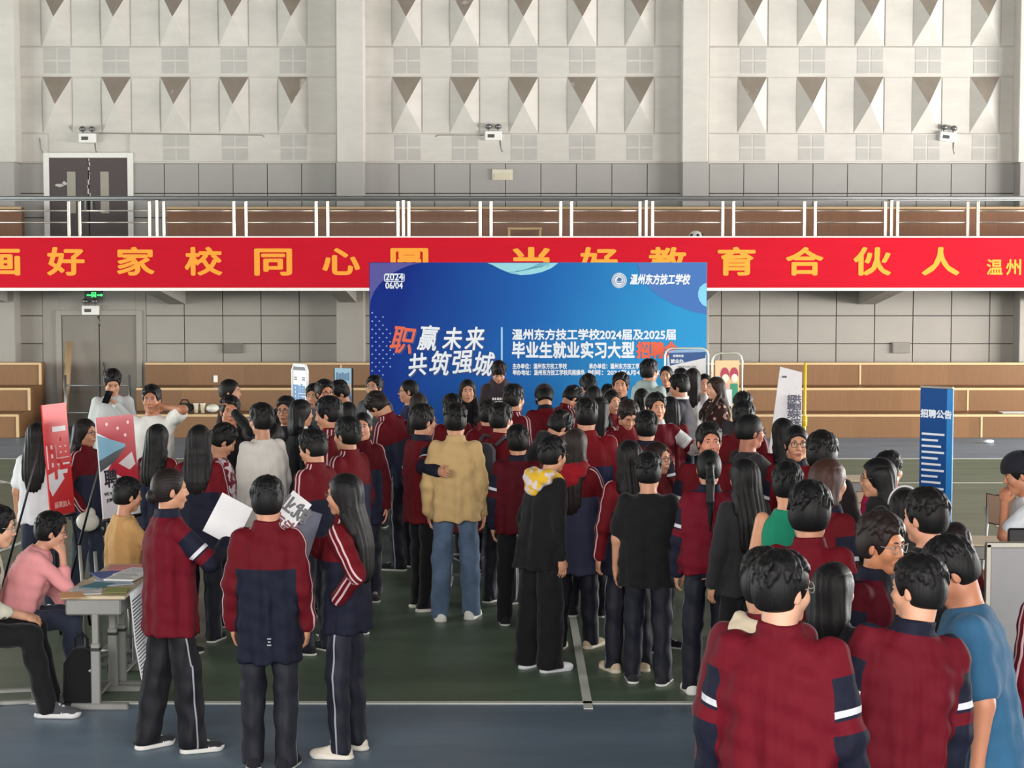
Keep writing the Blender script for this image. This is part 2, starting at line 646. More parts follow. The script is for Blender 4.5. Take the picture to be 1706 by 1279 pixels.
spans = [(24, 560), (606, 1137), (1181, 1699)]
for (p0, p1), bay in zip(spans, BAYS):
    X0, X1 = wx(p0, 100), wx(p1, 100)
    for i in range(3):
        za, zb = (wz(270) if i == 0 else rows[i - 1][1] + 0.01), rows[i][0] - 0.01
        cut = [(X0, X1)]
        if p0 == 24 and i == 0:
            cut = [(X0, wx(80, 262)), (wx(217, 262), X1)]
        for c0, c1 in cut:
            b.rbox(c0, c1, YW - 0.035, YW, za, zb, 0.008)
        for px in bay:
            if i == 0 and p0 == 24 and px < 250:
                continue
            xc, zc = wx(px + 1, 175), (wz(101.5) if i > 0 else wz(246)) + (i - 1 if i > 0 else 0) * pitch
            for sx in (-1, 1):
                for sz in (-1, 1):
                    g.box(xc + sx * 0.122 - 0.105, xc + sx * 0.122 + 0.105, YW - 0.040, YW - 0.03, zc + sz * 0.118 - 0.102, zc + sz * 0.118 + 0.102)
    # flat strips between the pyramid columns
    edges = [X0] + [wx(px, 175) for px in bay] + [X1]
    for k in range(len(edges) - 1):
        a = edges[k] + (0.275 if k > 0 else 0)
        c = edges[k + 1] - (0.275 if k < len(edges) - 2 else 0)
        if c - a > 0.15:
            for z0, z1 in rows:
                b.rbox(a, c, YW - 0.018, YW, z0 + 0.012, z1 - 0.012, 0.006)
b.build('wall_relief_panels', M_PLASTER)['kind'] = 'structure'
g.build('wall_grille_squares', M_PLASTER2)['kind'] = 'structure'
for i, (p0, p1) in enumerate(PIERS):
    MB().rbox(wx(p0, 100, YW - 0.4), wx(p1, 100, YW - 0.4), YW - 0.4, YW, wz(272), ZC, 0.015).build('wall_pier', M_PLASTER)['kind'] = 'structure'
    MB().rbox(wx(p0, 300, YW - 0.4), wx(p1, 300, YW - 0.4), YW - 0.4, YW, 2.9, wz(272), 0.01).build('wall_pier_base', M_PANEL_UP)['kind'] = 'structure'
    MB().rbox(wx(p0, 500, YW - 0.4), wx(p1, 500, YW - 0.4), YW - 0.4, YW, 0, 2.62, 0.01).build('wall_pier_foot', M_PANEL)['kind'] = 'structure'
# grey dado above the balcony
b = MB()
b.box(XL, XR, YW - 0.012, YW, 2.7, wz(272.5))
b.build('wall_dado_joints', M_JOINT)['kind'] = 'structure'
b = MB()
step = 57 / 93.0
for (p0, p1) in ((-40, 82), (217, 560), (606, 1137), (1181, 1699)):
    x, X1 = wx(p0, 300), wx(p1, 300)
    if p0 == -40: x = XL
    n = max(1, round((X1 - x) / step))
    for k in range(n):
        u0, u1 = x + (X1 - x) * k / n, x + (X1 - x) * (k + 1) / n
        for za, zb in ((wz(321.5), wz(273)), (wz(362), wz(323)), (2.75, wz(363.5))):
            b.rbox(u0 + 0.006, u1 - 0.006, YW - 0.028, YW - 0.005, za, zb, 0.005)
b.build('wall_dado', M_PANEL_UP)['kind'] = 'structure'
# lower wall panels under the balcony
b = MB(); b.box(XL, XR, YW - 0.012, YW, 0, 2.7); b.build('wall_panel_joints', M_JOINT)['kind'] = 'structure'
b = MB()
edges_px = [-200, -136, -68, -4, 31, 72]
def panel(px0, px1):
    for ya, yb in ((700, 609), (608, 573), (571.5, 526.5), (525, 440)):
        x0, x1 = wx(px0, 550), wx(px1, 550)
        b.rbox(x0 + 0.007, x1 - 0.007, YW - 0.030, YW - 0.005, max(0.02, wz(ya)), min(2.66, wz(yb)), 0.005)
for p, q in zip(edges_px[:-1], edges_px[1:]):
    panel(p, q)
px = 244.0
while px < 1800:
    panel(px, px + 63.8)
    px += 63.8
for a, c, ya, yb in ((72, 100, 700, 440), (227, 244, 700, 440), (100, 227, 519, 440)):
    b.rbox(wx(a, 550), wx(c, 550), YW - 0.030, YW - 0.005, max(0.02, wz(ya)), min(2.66, wz(yb)), 0.005)
b.build('wall_panels', M_PANEL)['kind'] = 'structure'

# balcony slab, brackets
YB = 29.05
MB().box(XL, XR, YB + 0.05, YW, 2.62, 2.88).build('trim_1', plain('balcony_concrete', (140, 134, 126), 0.85))['kind'] = 'structure'
M_BRK = plain('bracket_plaster', (150, 145, 136), 0.85)
for px in (9, 296, 583, 870, 1157, 1444, 1731):
    xc = wx(px, 500)
    b = MB()
    P = []
    for sx in (-0.15, 0.15):
        P += [(xc + sx, YW, 2.62), (xc + sx, YB + 0.3, 2.62), (xc + sx, YB + 0.3, 2.52), (xc + sx, YW, 2.18)]
    b.poly(P, [(0, 1, 2, 3), (7, 6, 5, 4), (0, 4, 5, 1), (1, 5, 6, 2), (2, 6, 7, 3), (3, 7, 4, 0)])
    b.build('balcony_beam', M_BRK)['kind'] = 'structure'

# doors
def door(name, p0, p1, ptop, zb, mat, depth, windows):
    x0, x1, z1 = wx(p0, 400), wx(p1, 400), wz(ptop)
    fr = MB()
    for a, c in ((x0 - 0.10, x0), (x1, x1 + 0.10)):
        fr.rbox(a, c, YW - 0.07, YW, zb, z1 + 0.09, 0.006)
    fr.rbox(x0, x1, YW - 0.07, YW, z1, z1 + 0.09, 0.006)
    f = fr.build(name, M_PANEL if zb < 1 else M_WHITE)
    f['kind'] = 'structure'
    xm = (x0 + x1) / 2
    for k, (a, c) in enumerate(((x0, xm - 0.006), (xm + 0.006, x1))):
        d = MB().rbox(a + 0.006, c, YW - 0.045, YW - 0.005, zb, z1 - 0.008, 0.006).build('leaf', mat, f)
        if windows:
            wxc = (c - 0.30) if k == 0 else (a + 0.28)
            MB().box(wxc - 0.075, wxc + 0.075, YW - 0.05, YW - 0.04, wz(327) - 0.3, wz(286)).build('glass_panel', plain('frosted_pane', (150, 145, 132), 0.35), d)
            MB().rbox((c - 0.07) if k == 0 else (a + 0.03), (c - 0.03) if k == 0 else (a + 0.07), YW - 0.09, YW - 0.045, zb + 0.95, zb + 1.15, 0.005).build('handle', M_STEELD, d)
    return f, x0, x1
du, dx0, dx1 = door('door_1', 85, 215, 263, 2.88, M_DOORUP, 0.05, True)
M_SCUFF = plain('peeled_paint', (190, 186, 180), 0.8)
b = MB()
rnd = random.Random(5)
for (cx, cy, rx, rz) in ((-0.42, 309, 0.09, 0.03), (-0.33, 306, 0.05, 0.04)):
    pts = [(dx0 + 0.6 + cx + rx * (0.6 + 0.5 * rnd.random()) * math.cos(a * 0.52), wz(cy) + rz * (0.6 + 0.6 * rnd.random()) * math.sin(a * 0.52)) for a in range(12)]
    b.prism(pts, YW - 0.049, YW - 0.046)
for i in range(9):
    z = wz(266 + i * 7.5); h = 0.02 + 0.03 * rnd.random(); xx = (dx0 + dx1) / 2 - 0.03 + 0.05 * rnd.random()
    b.box(xx, xx + 0.012 + 0.02 * rnd.random(), YW - 0.049, YW - 0.046, z - h, z + h)
b.build('peeled_paint', M_SCUFF, du)
dl, lx0, lx1 = door('door_2', 101, 226, 525, 0.0, M_DOORLO, 0.05, False)
MB().tube([((lx0 + lx1) / 2 + 0.08, YW - 0.075, 0.9), ((lx0 + lx1) / 2 + 0.08, YW - 0.075, 1.15)], 0.012).build('handle', M_STEELD, dl)

# bleachers under the balcony
TH, TD, Y0T = 0.392, 0.75, 30.0
def bleacher(name, x0, x1, label, seams, end_right):
    root = empty(name, ((x0 + x1) / 2, Y0T, 0))
    tag(root, label, 'bleachers')
    cx = (x0 + x1) / 2
    for i in range(3):
        m = MB().rbox(x0 - cx, x1 - cx, i * TD, 1.83, i * TH, (i + 1) * TH, 0.006).build('tier', M_WOOD, root)
        e = MB()
        zt = (i + 1) * TH
        e.rbox(x0 - cx, x1 - cx, i * TD - 0.012, i * TD + 0.05, zt - 0.035, zt + 0.006, 0.004)
        if end_right:
            e.rbox(x1 - cx - 0.03, x1 - cx + 0.012, i * TD - 0.014, i * TD + 0.03, zt - TH + 0.01, zt, 0.004)
        for s in seams[i]:
            e.rbox(s - cx - 0.016, s - cx + 0.016, i * TD - 0.010, i * TD + 0.02, zt - TH + 0.01, zt - 0.03, 0.004)
        e.build('edge_strip', M_NOSE, m)
    return root
bleacher('bleachers', XL + 0.1, -8.26, 'short stepped wooden bleachers ending beside the lower grey double door',
         [[-10.2], [-9.6], [-10.9]], True)
bleacher('bleachers', -6.43, XR - 0.1, 'long three-step wooden bleachers running along the wall behind the blue board',
         [[at_depth(1635, 710, Y0T).x, 3.6, -2.2], [at_depth(1612, 670, Y0T + TD).x, 4.0, -1.0], [1.5, 6.1, -3.0]], False)

# balcony benches
YBB = 31.2
def bench(x0, x1, label):
    root = empty('balcony_bench', ((x0 + x1) / 2, YBB, 2.88))
    tag(root, label, 'bench')
    h = (x1 - x0) / 2
    zt = at_depth(853, 345, YBB + 0.45).z - 2.88
    MB().rbox(-h, h, 0, 0.45, 0, 0.45, 0.006).build('seat', M_WOOD2, root)
    MB().rbox(-h, h, 0.45, 0.64, 0, zt, 0.006).build('back_tier', M_WOOD2, root)
    e = MB(); e.rbox(-h, h, 0.438, 0.48, zt - 0.03, zt + 0.006, 0.003); e.build('edge_strip', M_NOSE, root)
bench(at_depth(270, 360, YBB).x, XR - 0.2, 'long wooden tiered bench on the balcony behind the steel railing')
bench(XL + 0.2, at_depth(24, 360, YBB).x, 'wooden bench end on the balcony beside the dark double door')

# balcony railing
rail = empty('balcony_railing', (0, YB + 0.1, 2.88))
tag(rail, 'stainless steel balcony railing with paired posts above the red banner', 'railing')
yr = YB + 0.1
zr = lambda py: at_depth(853, py, yr).z - 2.88
xr = lambda px: at_depth(px, 360, yr).x
hr = MB()
for py, r, dy in ((329.5, 0.030, 0.0), (333.2, 0.016, 0.02)):
    hr.tube([(XL + 0.1, dy, zr(py)), (XR - 0.1, dy, zr(py))], r, 10)
hr.build('handrail', M_STEELD, rail)
panels = [(-19, 115), (133, 249.5), (273, 390), (410, 527), (546, 663), (681, 800), (818, 934), (952, 1066), (1087, 1204), (1222, 1340), (1358, 1475), (1495, 1612), (1629, 1745)]
for a, c in panels:
    for p in (a, c):
        MB().rbox(xr(p) - 0.022, xr(p) + 0.022, -0.03, 0.03, 0, zr(335), 0.006).build('post', M_STEEL, rail)
    for py in (351, 370.5):
        MB().tube([(xr(a), 0, zr(py)), (xr(c), 0, zr(py))], 0.012, 8).build('rail', M_STEEL, rail)
for p in (261.5, 672, 1076.5, 1485):
    MB().rbox(xr(p) - 0.022, xr(p) + 0.022, -0.03, 0.03, 0, zr(333), 0.006).build('post', M_STEEL, rail)

# small fittings on the walls
def emergency_light(px, py, y, label, tilt=0):
    p = at_depth(px, py, y)
    root = empty('emergency_light', p)
    tag(root, label, 'lamp', 'twin-head emergency lights on the far wall')
    root.rotation_euler = (0, R(tilt), 0)
    MB().rbox(-0.15, 0.15, -0.10, 0.0, -0.10, 0.07, 0.012).build('box', M_WHITE, root)
    MB().box(-0.10, 0.02, -0.104, -0.1, -0.05, 0.01).build('label_plate', plain('dark_plate', (70, 70, 66), 0.6), root)
    for sx in (-0.085, 0.085):
        h = MB()
        h.tube([(sx, -0.05, 0.07), (sx, -0.05, 0.11)], 0.014)
        h.ball((sx, -0.08, 0.145), (0.058, 0.06, 0.05), 12, 8)
        h.build('lamp_head', M_STEELD, root)
    MB().tube([(0.12, -0.02, -0.1), (0.13, -0.015, -0.22), (0.16, -0.012, -0.3)], 0.01).build('cable', M_STEELD, root)
emergency_light(147, 229, YW - 0.035, 'white twin-head emergency light high on the wall above the dark double door')
emergency_light(822, 225, YW - 0.018, 'white twin-head emergency light on the white wall between the second bay of pyramids')
emergency_light(1578, 227, YW - 0.018, 'tilted twin-head emergency light under the last bay of pyramids', 6)
emergency_light(152, 515, YW - 0.03, 'twin-head emergency light above the lower grey double door')
def wall_box(px0, px1, py0, py1, y, mat, label, name, cat, slats=0):
    a, c = at_depth(px0, py1, y), at_depth(px1, py0, y)
    root = empty(name, ((a.x + c.x) / 2, y, a.z))
    tag(root, label, cat)
    h, H = (c.x - a.x) / 2, c.z - a.z
    MB().rbox(-h, h, -0.05, 0, 0, H, 0.008).build('frame', mat, root)
    if slats:
        s = MB()
        for i in range(slats):
            z = H * (0.14 + 0.72 * i / (slats - 1))
            s.box(-h * 0.88, h * 0.88, -0.062, -0.048, z - 0.012, z + 0.006)
        s.build('slats', mat, root)
    else:
        MB().rbox(-h * 0.82, h * 0.82, -0.062, -0.045, H * 0.15, H * 0.6, 0.005).build('cover', plain('beige_cover', (206, 196, 170), 0.6), root)
wall_box(820, 854, 282, 300, YW - 0.03, plain('ivory_box', (208, 202, 182), 0.6), 'ivory junction box on the grey strip above the balcony railing', 'junction_box', 'box')
wall_box(373, 405, 571, 588, YW - 0.03, plain('grey_louvre', (112, 106, 98), 0.7), 'small grey wall louvre above the bleachers beside the lower door', 'wall_vent', 'vent', 6)
wall_box(1485, 1516, 570, 588, YW - 0.03, plain('grey_louvre2', (128, 122, 114), 0.7), 'small grey wall louvre above the bleachers near the yellow pole', 'wall_vent', 'vent', 6)
# conduits and stains on the white wall
M_COND = plain('conduit', (150, 145, 136), 0.6)
for pts, lab in (([(165, 222), (280, 223.5), (437, 225), (440, 228)], 'thin conduit running under the first bay of pyramids from the emergency light'),
                 ([(726, 228), (729, 225), (806, 225)], 'short conduit leading to the emergency light in the middle bay'),
                 ([(66, 230), (68, 247), (72, 255)], 'short bent cable on the white wall beside the dark double door')):
    tag(MB().tube([at_depth(a, e, YW - 0.04) for a, e in pts], 0.010, 6).build('wall_conduit', M_COND), lab, 'conduit')
# exit sign hanging below the balcony
p = at_depth(157, 491, 30.2)
ex = empty('exit_sign', p)
tag(ex, 'green lit exit sign hanging under the balcony above the lower grey door', 'sign')
MB().rbox(-0.165, 0.165, -0.025, 0.025, -0.065, 0.065, 0.008).build('case', plain('exit_case', (22, 40, 26), 0.5), ex)
g = MB()
g.prism([(-0.12, -0.012), (-0.05, -0.012), (-0.05, 0.006), (-0.12, 0.006)], -0.029, -0.026)
g.prism([(0.05, -0.012), (0.12, -0.012), (0.12, 0.006), (0.05, 0.006)], -0.029, -0.026)
g.prism([(0.12, -0.03), (0.15, -0.003), (0.12, 0.022)], -0.029, -0.026)
g.prism([(-0.04, -0.04), (-0.028, -0.04), (-0.028, 0.04), (-0.04, 0.04)], -0.029, -0.026)
g.prism([(-0.04, 0.03), (0.035, 0.03), (0.035, 0.042), (-0.04, 0.042)], -0.029, -0.026)
g.prism([(0.023, -0.04), (0.035, -0.04), (0.035, 0.04), (0.023, 0.04)], -0.029, -0.026)
g.prism([(-0.015, -0.04), (0.0, -0.012), (0.018, -0.04), (0.022, -0.03), (0.006, 0.0), (0.012, 0.012), (-0.006, 0.018), (-0.02, 0.0)], -0.029, -0.026)
g.build('running_man_symbol', glow('exit_green', (60, 240, 110), 2.2), ex)
for sx in (-0.12, 0.12):
    MB().tube([(sx, 0, 0.06), (sx, 0, 2.62 - p.z)], 0.006).build('hanger_rod', M_STEELD, ex)

# red banner on the balcony front
YBN = YB - 0.0
bn = empty('red_banner', (0, YBN, at_depth(853, 483, YBN).z))
tag(bn, 'long red cloth banner with yellow Chinese characters hung along the balcony front', 'banner')
def banner_mat():
    t = NT('red_banner_cloth')
    c = lin((190, 12, 36))
    f = t.noise(1.5, 4, t.mapping((0.5, 1, 3)), 0.6)
    t.color(t.mix(f, tuple(v * 0.85 for v in c), tuple(v * 1.1 for v in c)))
    t.rough(0.7, 0.15)
    t.bump(t.noise(1.2, 4, t.mapping((0.45, 1, 3.6)), 0.6), 0.5, 0.05)
    return t.m
ztop = at_depth(853, 394, YBN).z - at_depth(853, 483, YBN).z
MB().box(-17, 17, -0.02, 0.0, 0, ztop).build('cloth', banner_mat(), bn)
hem = MB()
hem.box(-17, 17, -0.024, -0.001, -0.012, 0.035)
hem.box(-17, 17, -0.024, -0.001, ztop - 0.015, ztop + 0.006)
hem.build('white_hem', plain('white_hem', (236, 228, 224), 0.7), bn)
M_YEL = plain('banner_yellow', (240, 150, 30), 0.6, var=0.03)
for ch, px in zip('画好家校同心圆当好教育合伙人', (2, 110, 225, 339, 455, 568, 682, 885, 998, 1112, 1227, 1340, 1453, 1567)):
    p = at_depth(px, 439, YBN - 0.025)
    lettering(ch, (p.x, -0.024, p.z - bn.location.z), 0.47, M_YEL, bn, bold=0.0135, width=0.61)
for i, ch in enumerate('温州东方技工学校'):
    p = at_depth(1657 + 32.5 * i, 447, YBN - 0.025)
    lettering(ch, (p.x, -0.024, p.z - bn.location.z), 0.27, M_YEL, bn, bold=0.006)

# odds and ends on the balcony and the bleachers
q_ = at_depth(874, 388, 30.4)
st = empty('wooden_stool', (q_.x, 30.4, 2.88)); tag(st, 'small wooden frame stool behind the balcony railing above the board', 'stool')
zs_ = at_depth(874, 379, 30.4).z - 2.88
MB().rbox(-0.29, 0.29, -0.12, 0.12, zs_ - 0.04, zs_, 0.006).build('seat', M_NOSE, st)
for sx in (-0.26, 0.26):
    for sy in (-0.09, 0.09):
        MB().rbox(sx - 0.02, sx + 0.02, sy - 0.02, sy + 0.02, 0, zs_ - 0.04, 0.004).build('leg', M_NOSE, st)
q_ = at_depth(1159, 392, 30.0)
bl_ = MB().ball((0, 0, 0.12), 0.12, 18, 12).build('ball', plain('white_leather', (226, 224, 216), 0.5)); bl_.location = (q_.x, 30.0, 2.88 + max(0.0, at_depth(1159, 384, 30.0).z - 0.24 - 2.88))
tag(bl_, 'black and white ball resting on a crate on the balcony', 'ball')
m_ = MB()
for a_ in range(5):
    v_ = Vector((math.cos(a_ * 1.257) * 0.8, -abs(math.sin(a_ * 1.257)) * 0.8 - 0.2, 0.35)).normalized()
    m_.ball(v_ * 0.112 + Vector((0, 0, 0.12)), 0.03, 8, 5)
m_.build('dark_patch', M_BLACKP, bl_)
zc_ = bl_.location.z - 2.88
if zc_ > 0.02:
    cr_ = MB().rbox(-0.2, 0.2, -0.15, 0.15, 0, zc_, 0.006).build('crate', M_WOOD2); cr_.location = (q_.x, 30.0, 2.88)
    tag(cr_, 'low wooden crate under the ball on the balcony', 'crate')
q_ = at_depth(1690, 689, 30.3)
pp_ = MB().box(-0.22, 0.22, -0.15, 0.15, 0, 0.012).build('paper_sheet', M_WHITE); pp_.location = (q_.x, 30.35, 0.398)
tag(pp_, 'white paper lying on the lowest bleacher step at the far end', 'paper')
q_ = at_depth(359, 631, 31.48)
sw_ = MB().rbox(-0.035, 0.035, -0.02, 0.0, -0.06, 0.06, 0.006).build('wall_switch', M_WHITE); sw_.location = (q_.x, 31.5, q_.z)
tag(sw_, 'small white switch plate on the top bleacher riser', 'switch')
# ------------------------------------------------------------------ figures: smooth distance fields turned into one skin
def smin(a, b, k):
    h = np.clip(0.5 + 0.5 * (b - a) / k, 0, 1)
    return b + (a - b) * h - k * h * (1 - h)
def V3(*a): return np.array(a, dtype=np.float32)
def unit(v):
    v = np.asarray(v, dtype=np.float32)
    return v / max(1e-9, float(np.linalg.norm(v)))

class Cap:
    """tapered limb from a to b; u, e: flattened to e along the direction u"""
    def __init__(s, a, b, ra, rb, u=None, e=1.0):
        s.a, s.b, s.ra, s.rb, s.e = np.asarray(a, np.float32), np.asarray(b, np.float32), ra, rb, e
        s.u = unit(u) if u is not None else None
        m = max(ra, rb) * max(1, e)
        s.lo, s.hi = np.minimum(s.a, s.b) - m, np.maximum(s.a, s.b) + m
    def __call__(s, X, Y, Z):
        ba = s.b - s.a
        px, py, pz = X - s.a[0], Y - s.a[1], Z - s.a[2]
        t = np.clip((px * ba[0] + py * ba[1] + pz * ba[2]) / max(1e-9, float(ba @ ba)), 0, 1)
        qx, qy, qz = px - t * ba[0], py - t * ba[1], pz - t * ba[2]
        l2 = qx * qx + qy * qy + qz * qz
        if s.u is not None:
            w = qx * s.u[0] + qy * s.u[1] + qz * s.u[2]
            l2 = l2 - w * w + (w / s.e) ** 2
        return (np.sqrt(np.maximum(l2, 0)) - (s.ra + (s.rb - s.ra) * t)) * min(1.0, s.e)
class Ell:
    def __init__(s, c, r, M=None):
        s.c, s.r = np.asarray(c, np.float32), np.asarray(r, np.float32)
        s.M = np.asarray(M, np.float32) if M is not None else None      # columns: local axes
        if s.M is None:
            h = s.r
        else:
            h = np.abs(s.M) @ s.r
        s.lo, s.hi = s.c - h, s.c + h
    def __call__(s, X, Y, Z):
        p = (X - s.c[0], Y - s.c[1], Z - s.c[2])
        if s.M is not None:
            p = tuple(p[0] * s.M[0, i] + p[1] * s.M[1, i] + p[2] * s.M[2, i] for i in range(3))
        k0 = np.sqrt((p[0] / s.r[0]) ** 2 + (p[1] / s.r[1]) ** 2 + (p[2] / s.r[2]) ** 2)
        k1 = np.sqrt((p[0] / s.r[0] ** 2) ** 2 + (p[1] / s.r[1] ** 2) ** 2 + (p[2] / s.r[2] ** 2) ** 2)
        return k0 * (k0 - 1) / np.maximum(k1, 1e-6)
class Stack:
    """a trunk: superellipse sections (z, a, b, cx, cy), in a frame turned by M about the pivot"""
    def __init__(s, rows, n=2.6, M=None, piv=(0, 0, 0)):
        s.r = np.array(rows, np.float32)
        s.n = n
        s.M = np.asarray(M, np.float32) if M is not None else np.eye(3, dtype=np.float32)
        s.p = np.asarray(piv, np.float32)
        z0, z1, m = s.r[0, 0], s.r[-1, 0], float(max(s.r[:, 1].max() + np.abs(s.r[:, 3]).max(), s.r[:, 2].max() + np.abs(s.r[:, 4]).max()))
        a, b = float(s.r[:, 1].max() + np.abs(s.r[:, 3]).max()), float(s.r[:, 2].max() + np.abs(s.r[:, 4]).max())
        c = np.array([[x, y, z] for x in (-a, a) for y in (-b, b) for z in (z0, z1)], np.float32)
        c = (c - s.p) @ s.M.T + s.p
        s.lo, s.hi = c.min(0), c.max(0)
    def local(s, X, Y, Z):
        p = (X - s.p[0], Y - s.p[1], Z - s.p[2])
        return tuple(p[0] * s.M[0, i] + p[1] * s.M[1, i] + p[2] * s.M[2, i] + s.p[i] for i in range(3))
    def __call__(s, X, Y, Z):
        x, y, z = s.local(X, Y, Z)
        z = np.asarray(z)
        g = [np.interp(z, s.r[:, 0], s.r[:, i]).astype(np.float32) for i in range(1, 5)]
        q = (np.abs((x - g[2]) / g[0]) ** s.n + np.abs((y - g[3]) / g[1]) ** s.n) ** (1.0 / s.n)
        d = (q - 1) * np.minimum(g[0], g[1])
        return np.maximum(d, np.maximum(s.r[0, 0] - z, z - s.r[-1, 0]))

def axis(lo, hi, coarse, fine=()):
    out, p = [lo], lo
    fine = sorted(fine)
    while p < hi:
        step = coarse
        for a, b, f in fine:
            if a - 1e-6 <= p < b: step = min(step, f)
            elif a > p: step = min(step, max(a - p, f))
        p += step
        out.append(p)
    return np.array(out, np.float32)
class Field:
    def __init__(s, ax):
        s.ax = ax
        s.F = np.full(tuple(len(a) for a in ax), 0.5, np.float32)
    def sub(s, lo, hi):
        sl = tuple(slice(int(np.searchsorted(a, l)), int(np.searchsorted(a, h))) for a, l, h in zip(s.ax, lo, hi))
        return sl, s.ax[0][sl[0]][:, None, None], s.ax[1][sl[1]][None, :, None], s.ax[2][sl[2]][None, None, :]
    def add(s, p, k=0.02):
        m = k + 0.035
        sl, X, Y, Z = s.sub(p.lo - m, p.hi + m)
        if s.F[sl].size: s.F[sl] = smin(s.F[sl], p(X, Y, Z), k)
        return s
    def cut(s, p, k=0.01):
        m = k + 0.02
        sl, X, Y, Z = s.sub(p.lo - m, p.hi + m)
        if s.F[sl].size: s.F[sl] = -smin(-s.F[sl], p(X, Y, Z), k)
        return s
    def above(s, z):                       # keep only what is above z
        s.F = np.maximum(s.F, z - s.ax[2][None, None, :])
        return s
    def warp(s, fn):
        s.F = s.F + fn(s.ax[0][:, None, None], s.ax[1][None, :, None], s.ax[2][None, None, :])
        return s
    def nets(s):
        F, (ax, ay, az) = s.F, s.ax
        S = F < 0
        S[0], S[-1] = False, False
        S[:, 0], S[:, -1] = False, False
        S[:, :, 0], S[:, :, -1] = False, False
        F = np.where(S, np.minimum(F, -1e-5), np.maximum(F, 1e-5))
        c = [(i, j, k) for i in (0, 1) for j in (0, 1) for k in (0, 1)]
        n = [d - 1 for d in S.shape]
        cnt = np.zeros(n, np.uint8)
        for i, j, k in c:
            cnt += S[i:i + n[0], j:j + n[1], k:k + n[2]]
        I, J, K = np.nonzero((cnt > 0) & (cnt < 8))
        vid = np.full(n, -1, np.int64)
        vid[I, J, K] = np.arange(len(I))
        val = {q: F[I + q[0], J + q[1], K + q[2]] for q in c}
        acc, num = np.zeros((len(I), 3), np.float32), np.zeros(len(I), np.float32)
        for a in range(3):
            for q in c:
                if q[a]: continue
                r = tuple(1 if t == a else q[t] for t in range(3))
                f0, f1 = val[q], val[r]
                m = (f0 < 0) != (f1 < 0)
                t = np.where(m, f0 / np.where(m, f0 - f1, 1), 0)
                p0 = np.stack([ax[I + q[0]], ay[J + q[1]], az[K + q[2]]], 1)
                p1 = np.stack([ax[I + r[0]], ay[J + r[1]], az[K + r[2]]], 1)
                acc += np.where(m[:, None], p0 + (p1 - p0) * t[:, None], 0)
                num += m
        V = acc / np.maximum(num, 1)[:, None]
        Q = []
        for a in range(3):
            sl0 = [slice(None)] * 3; sl1 = [slice(None)] * 3
            sl0[a], sl1[a] = slice(0, -1), slice(1, None)
            A, B = S[tuple(sl0)], S[tuple(sl1)]
            i, j, k = np.nonzero(A != B)
            P = np.stack([i, j, k], 1)
            u, v = (a + 1) % 3, (a + 2) % 3
            ok = (P[:, u] > 0) & (P[:, v] > 0) & (P[:, u] < n[u]) & (P[:, v] < n[v])
            P = P[ok]
            out = A[P[:, 0], P[:, 1], P[:, 2]]
            q = []
            for du, dv in ((-1, -1), (0, -1), (0, 0), (-1, 0)):
                R_ = P.copy(); R_[:, u] += du; R_[:, v] += dv
                q.append(vid[R_[:, 0], R_[:, 1], R_[:, 2]])
            q = np.stack(q, 1)
            q[~out] = q[~out][:, ::-1]
            Q.append(q)
        return V, np.concatenate(Q)

def mesh_np(name, V, Q, mats, mi=None, attrs=None, smooth=True):
    """V: n x 3 points, Q: quads (m x 4), or a list of (V, Q or tuple lists, material) to join"""
    me = bpy.data.meshes.new(name)
    me.vertices.add(len(V))
    me.vertices.foreach_set('co', np.ascontiguousarray(V, np.float32).ravel())
    me.loops.add(Q.size)
    me.loops.foreach_set('vertex_index', np.ascontiguousarray(Q, np.int32).ravel())
    me.polygons.add(len(Q))
    me.polygons.foreach_set('loop_start', np.arange(0, Q.size, 4, dtype=np.int32))
    for m in mats: me.materials.append(m)
    if mi is not None: me.polygons.foreach_set('material_index', np.asarray(mi, np.int32))
    me.polygons.foreach_set('use_smooth', np.ones(len(Q), bool))
    for k, v in (attrs or {}).items():
        me.attributes.new(k, 'FLOAT_VECTOR', 'POINT').data.foreach_set('vector', np.ascontiguousarray(v, np.float32).ravel())
    me.update(calc_edges=True)
    return me

def rotm(x=0, y=0, z=0):
    return np.array((Matrix.Rotation(R(z), 3, 'Z') @ Matrix.Rotation(R(y), 3, 'Y') @ Matrix.Rotation(R(x), 3, 'X')), np.float32)
class Placed:
    """a primitive moved by a rigid frame (origin o, axes M, scale k)"""
    def __new__(cls, p, o, M, k=1.0):
        f = lambda q: (M @ (q * k)) + o
        if isinstance(p, Cap):
            return Cap(f(p.a), f(p.b), p.ra * k, p.rb * k, M @ p.u if p.u is not None else None, p.e)
        return Ell(f(p.c), p.r * k, M @ (p.M if p.M is not None else np.eye(3, dtype=np.float32)))

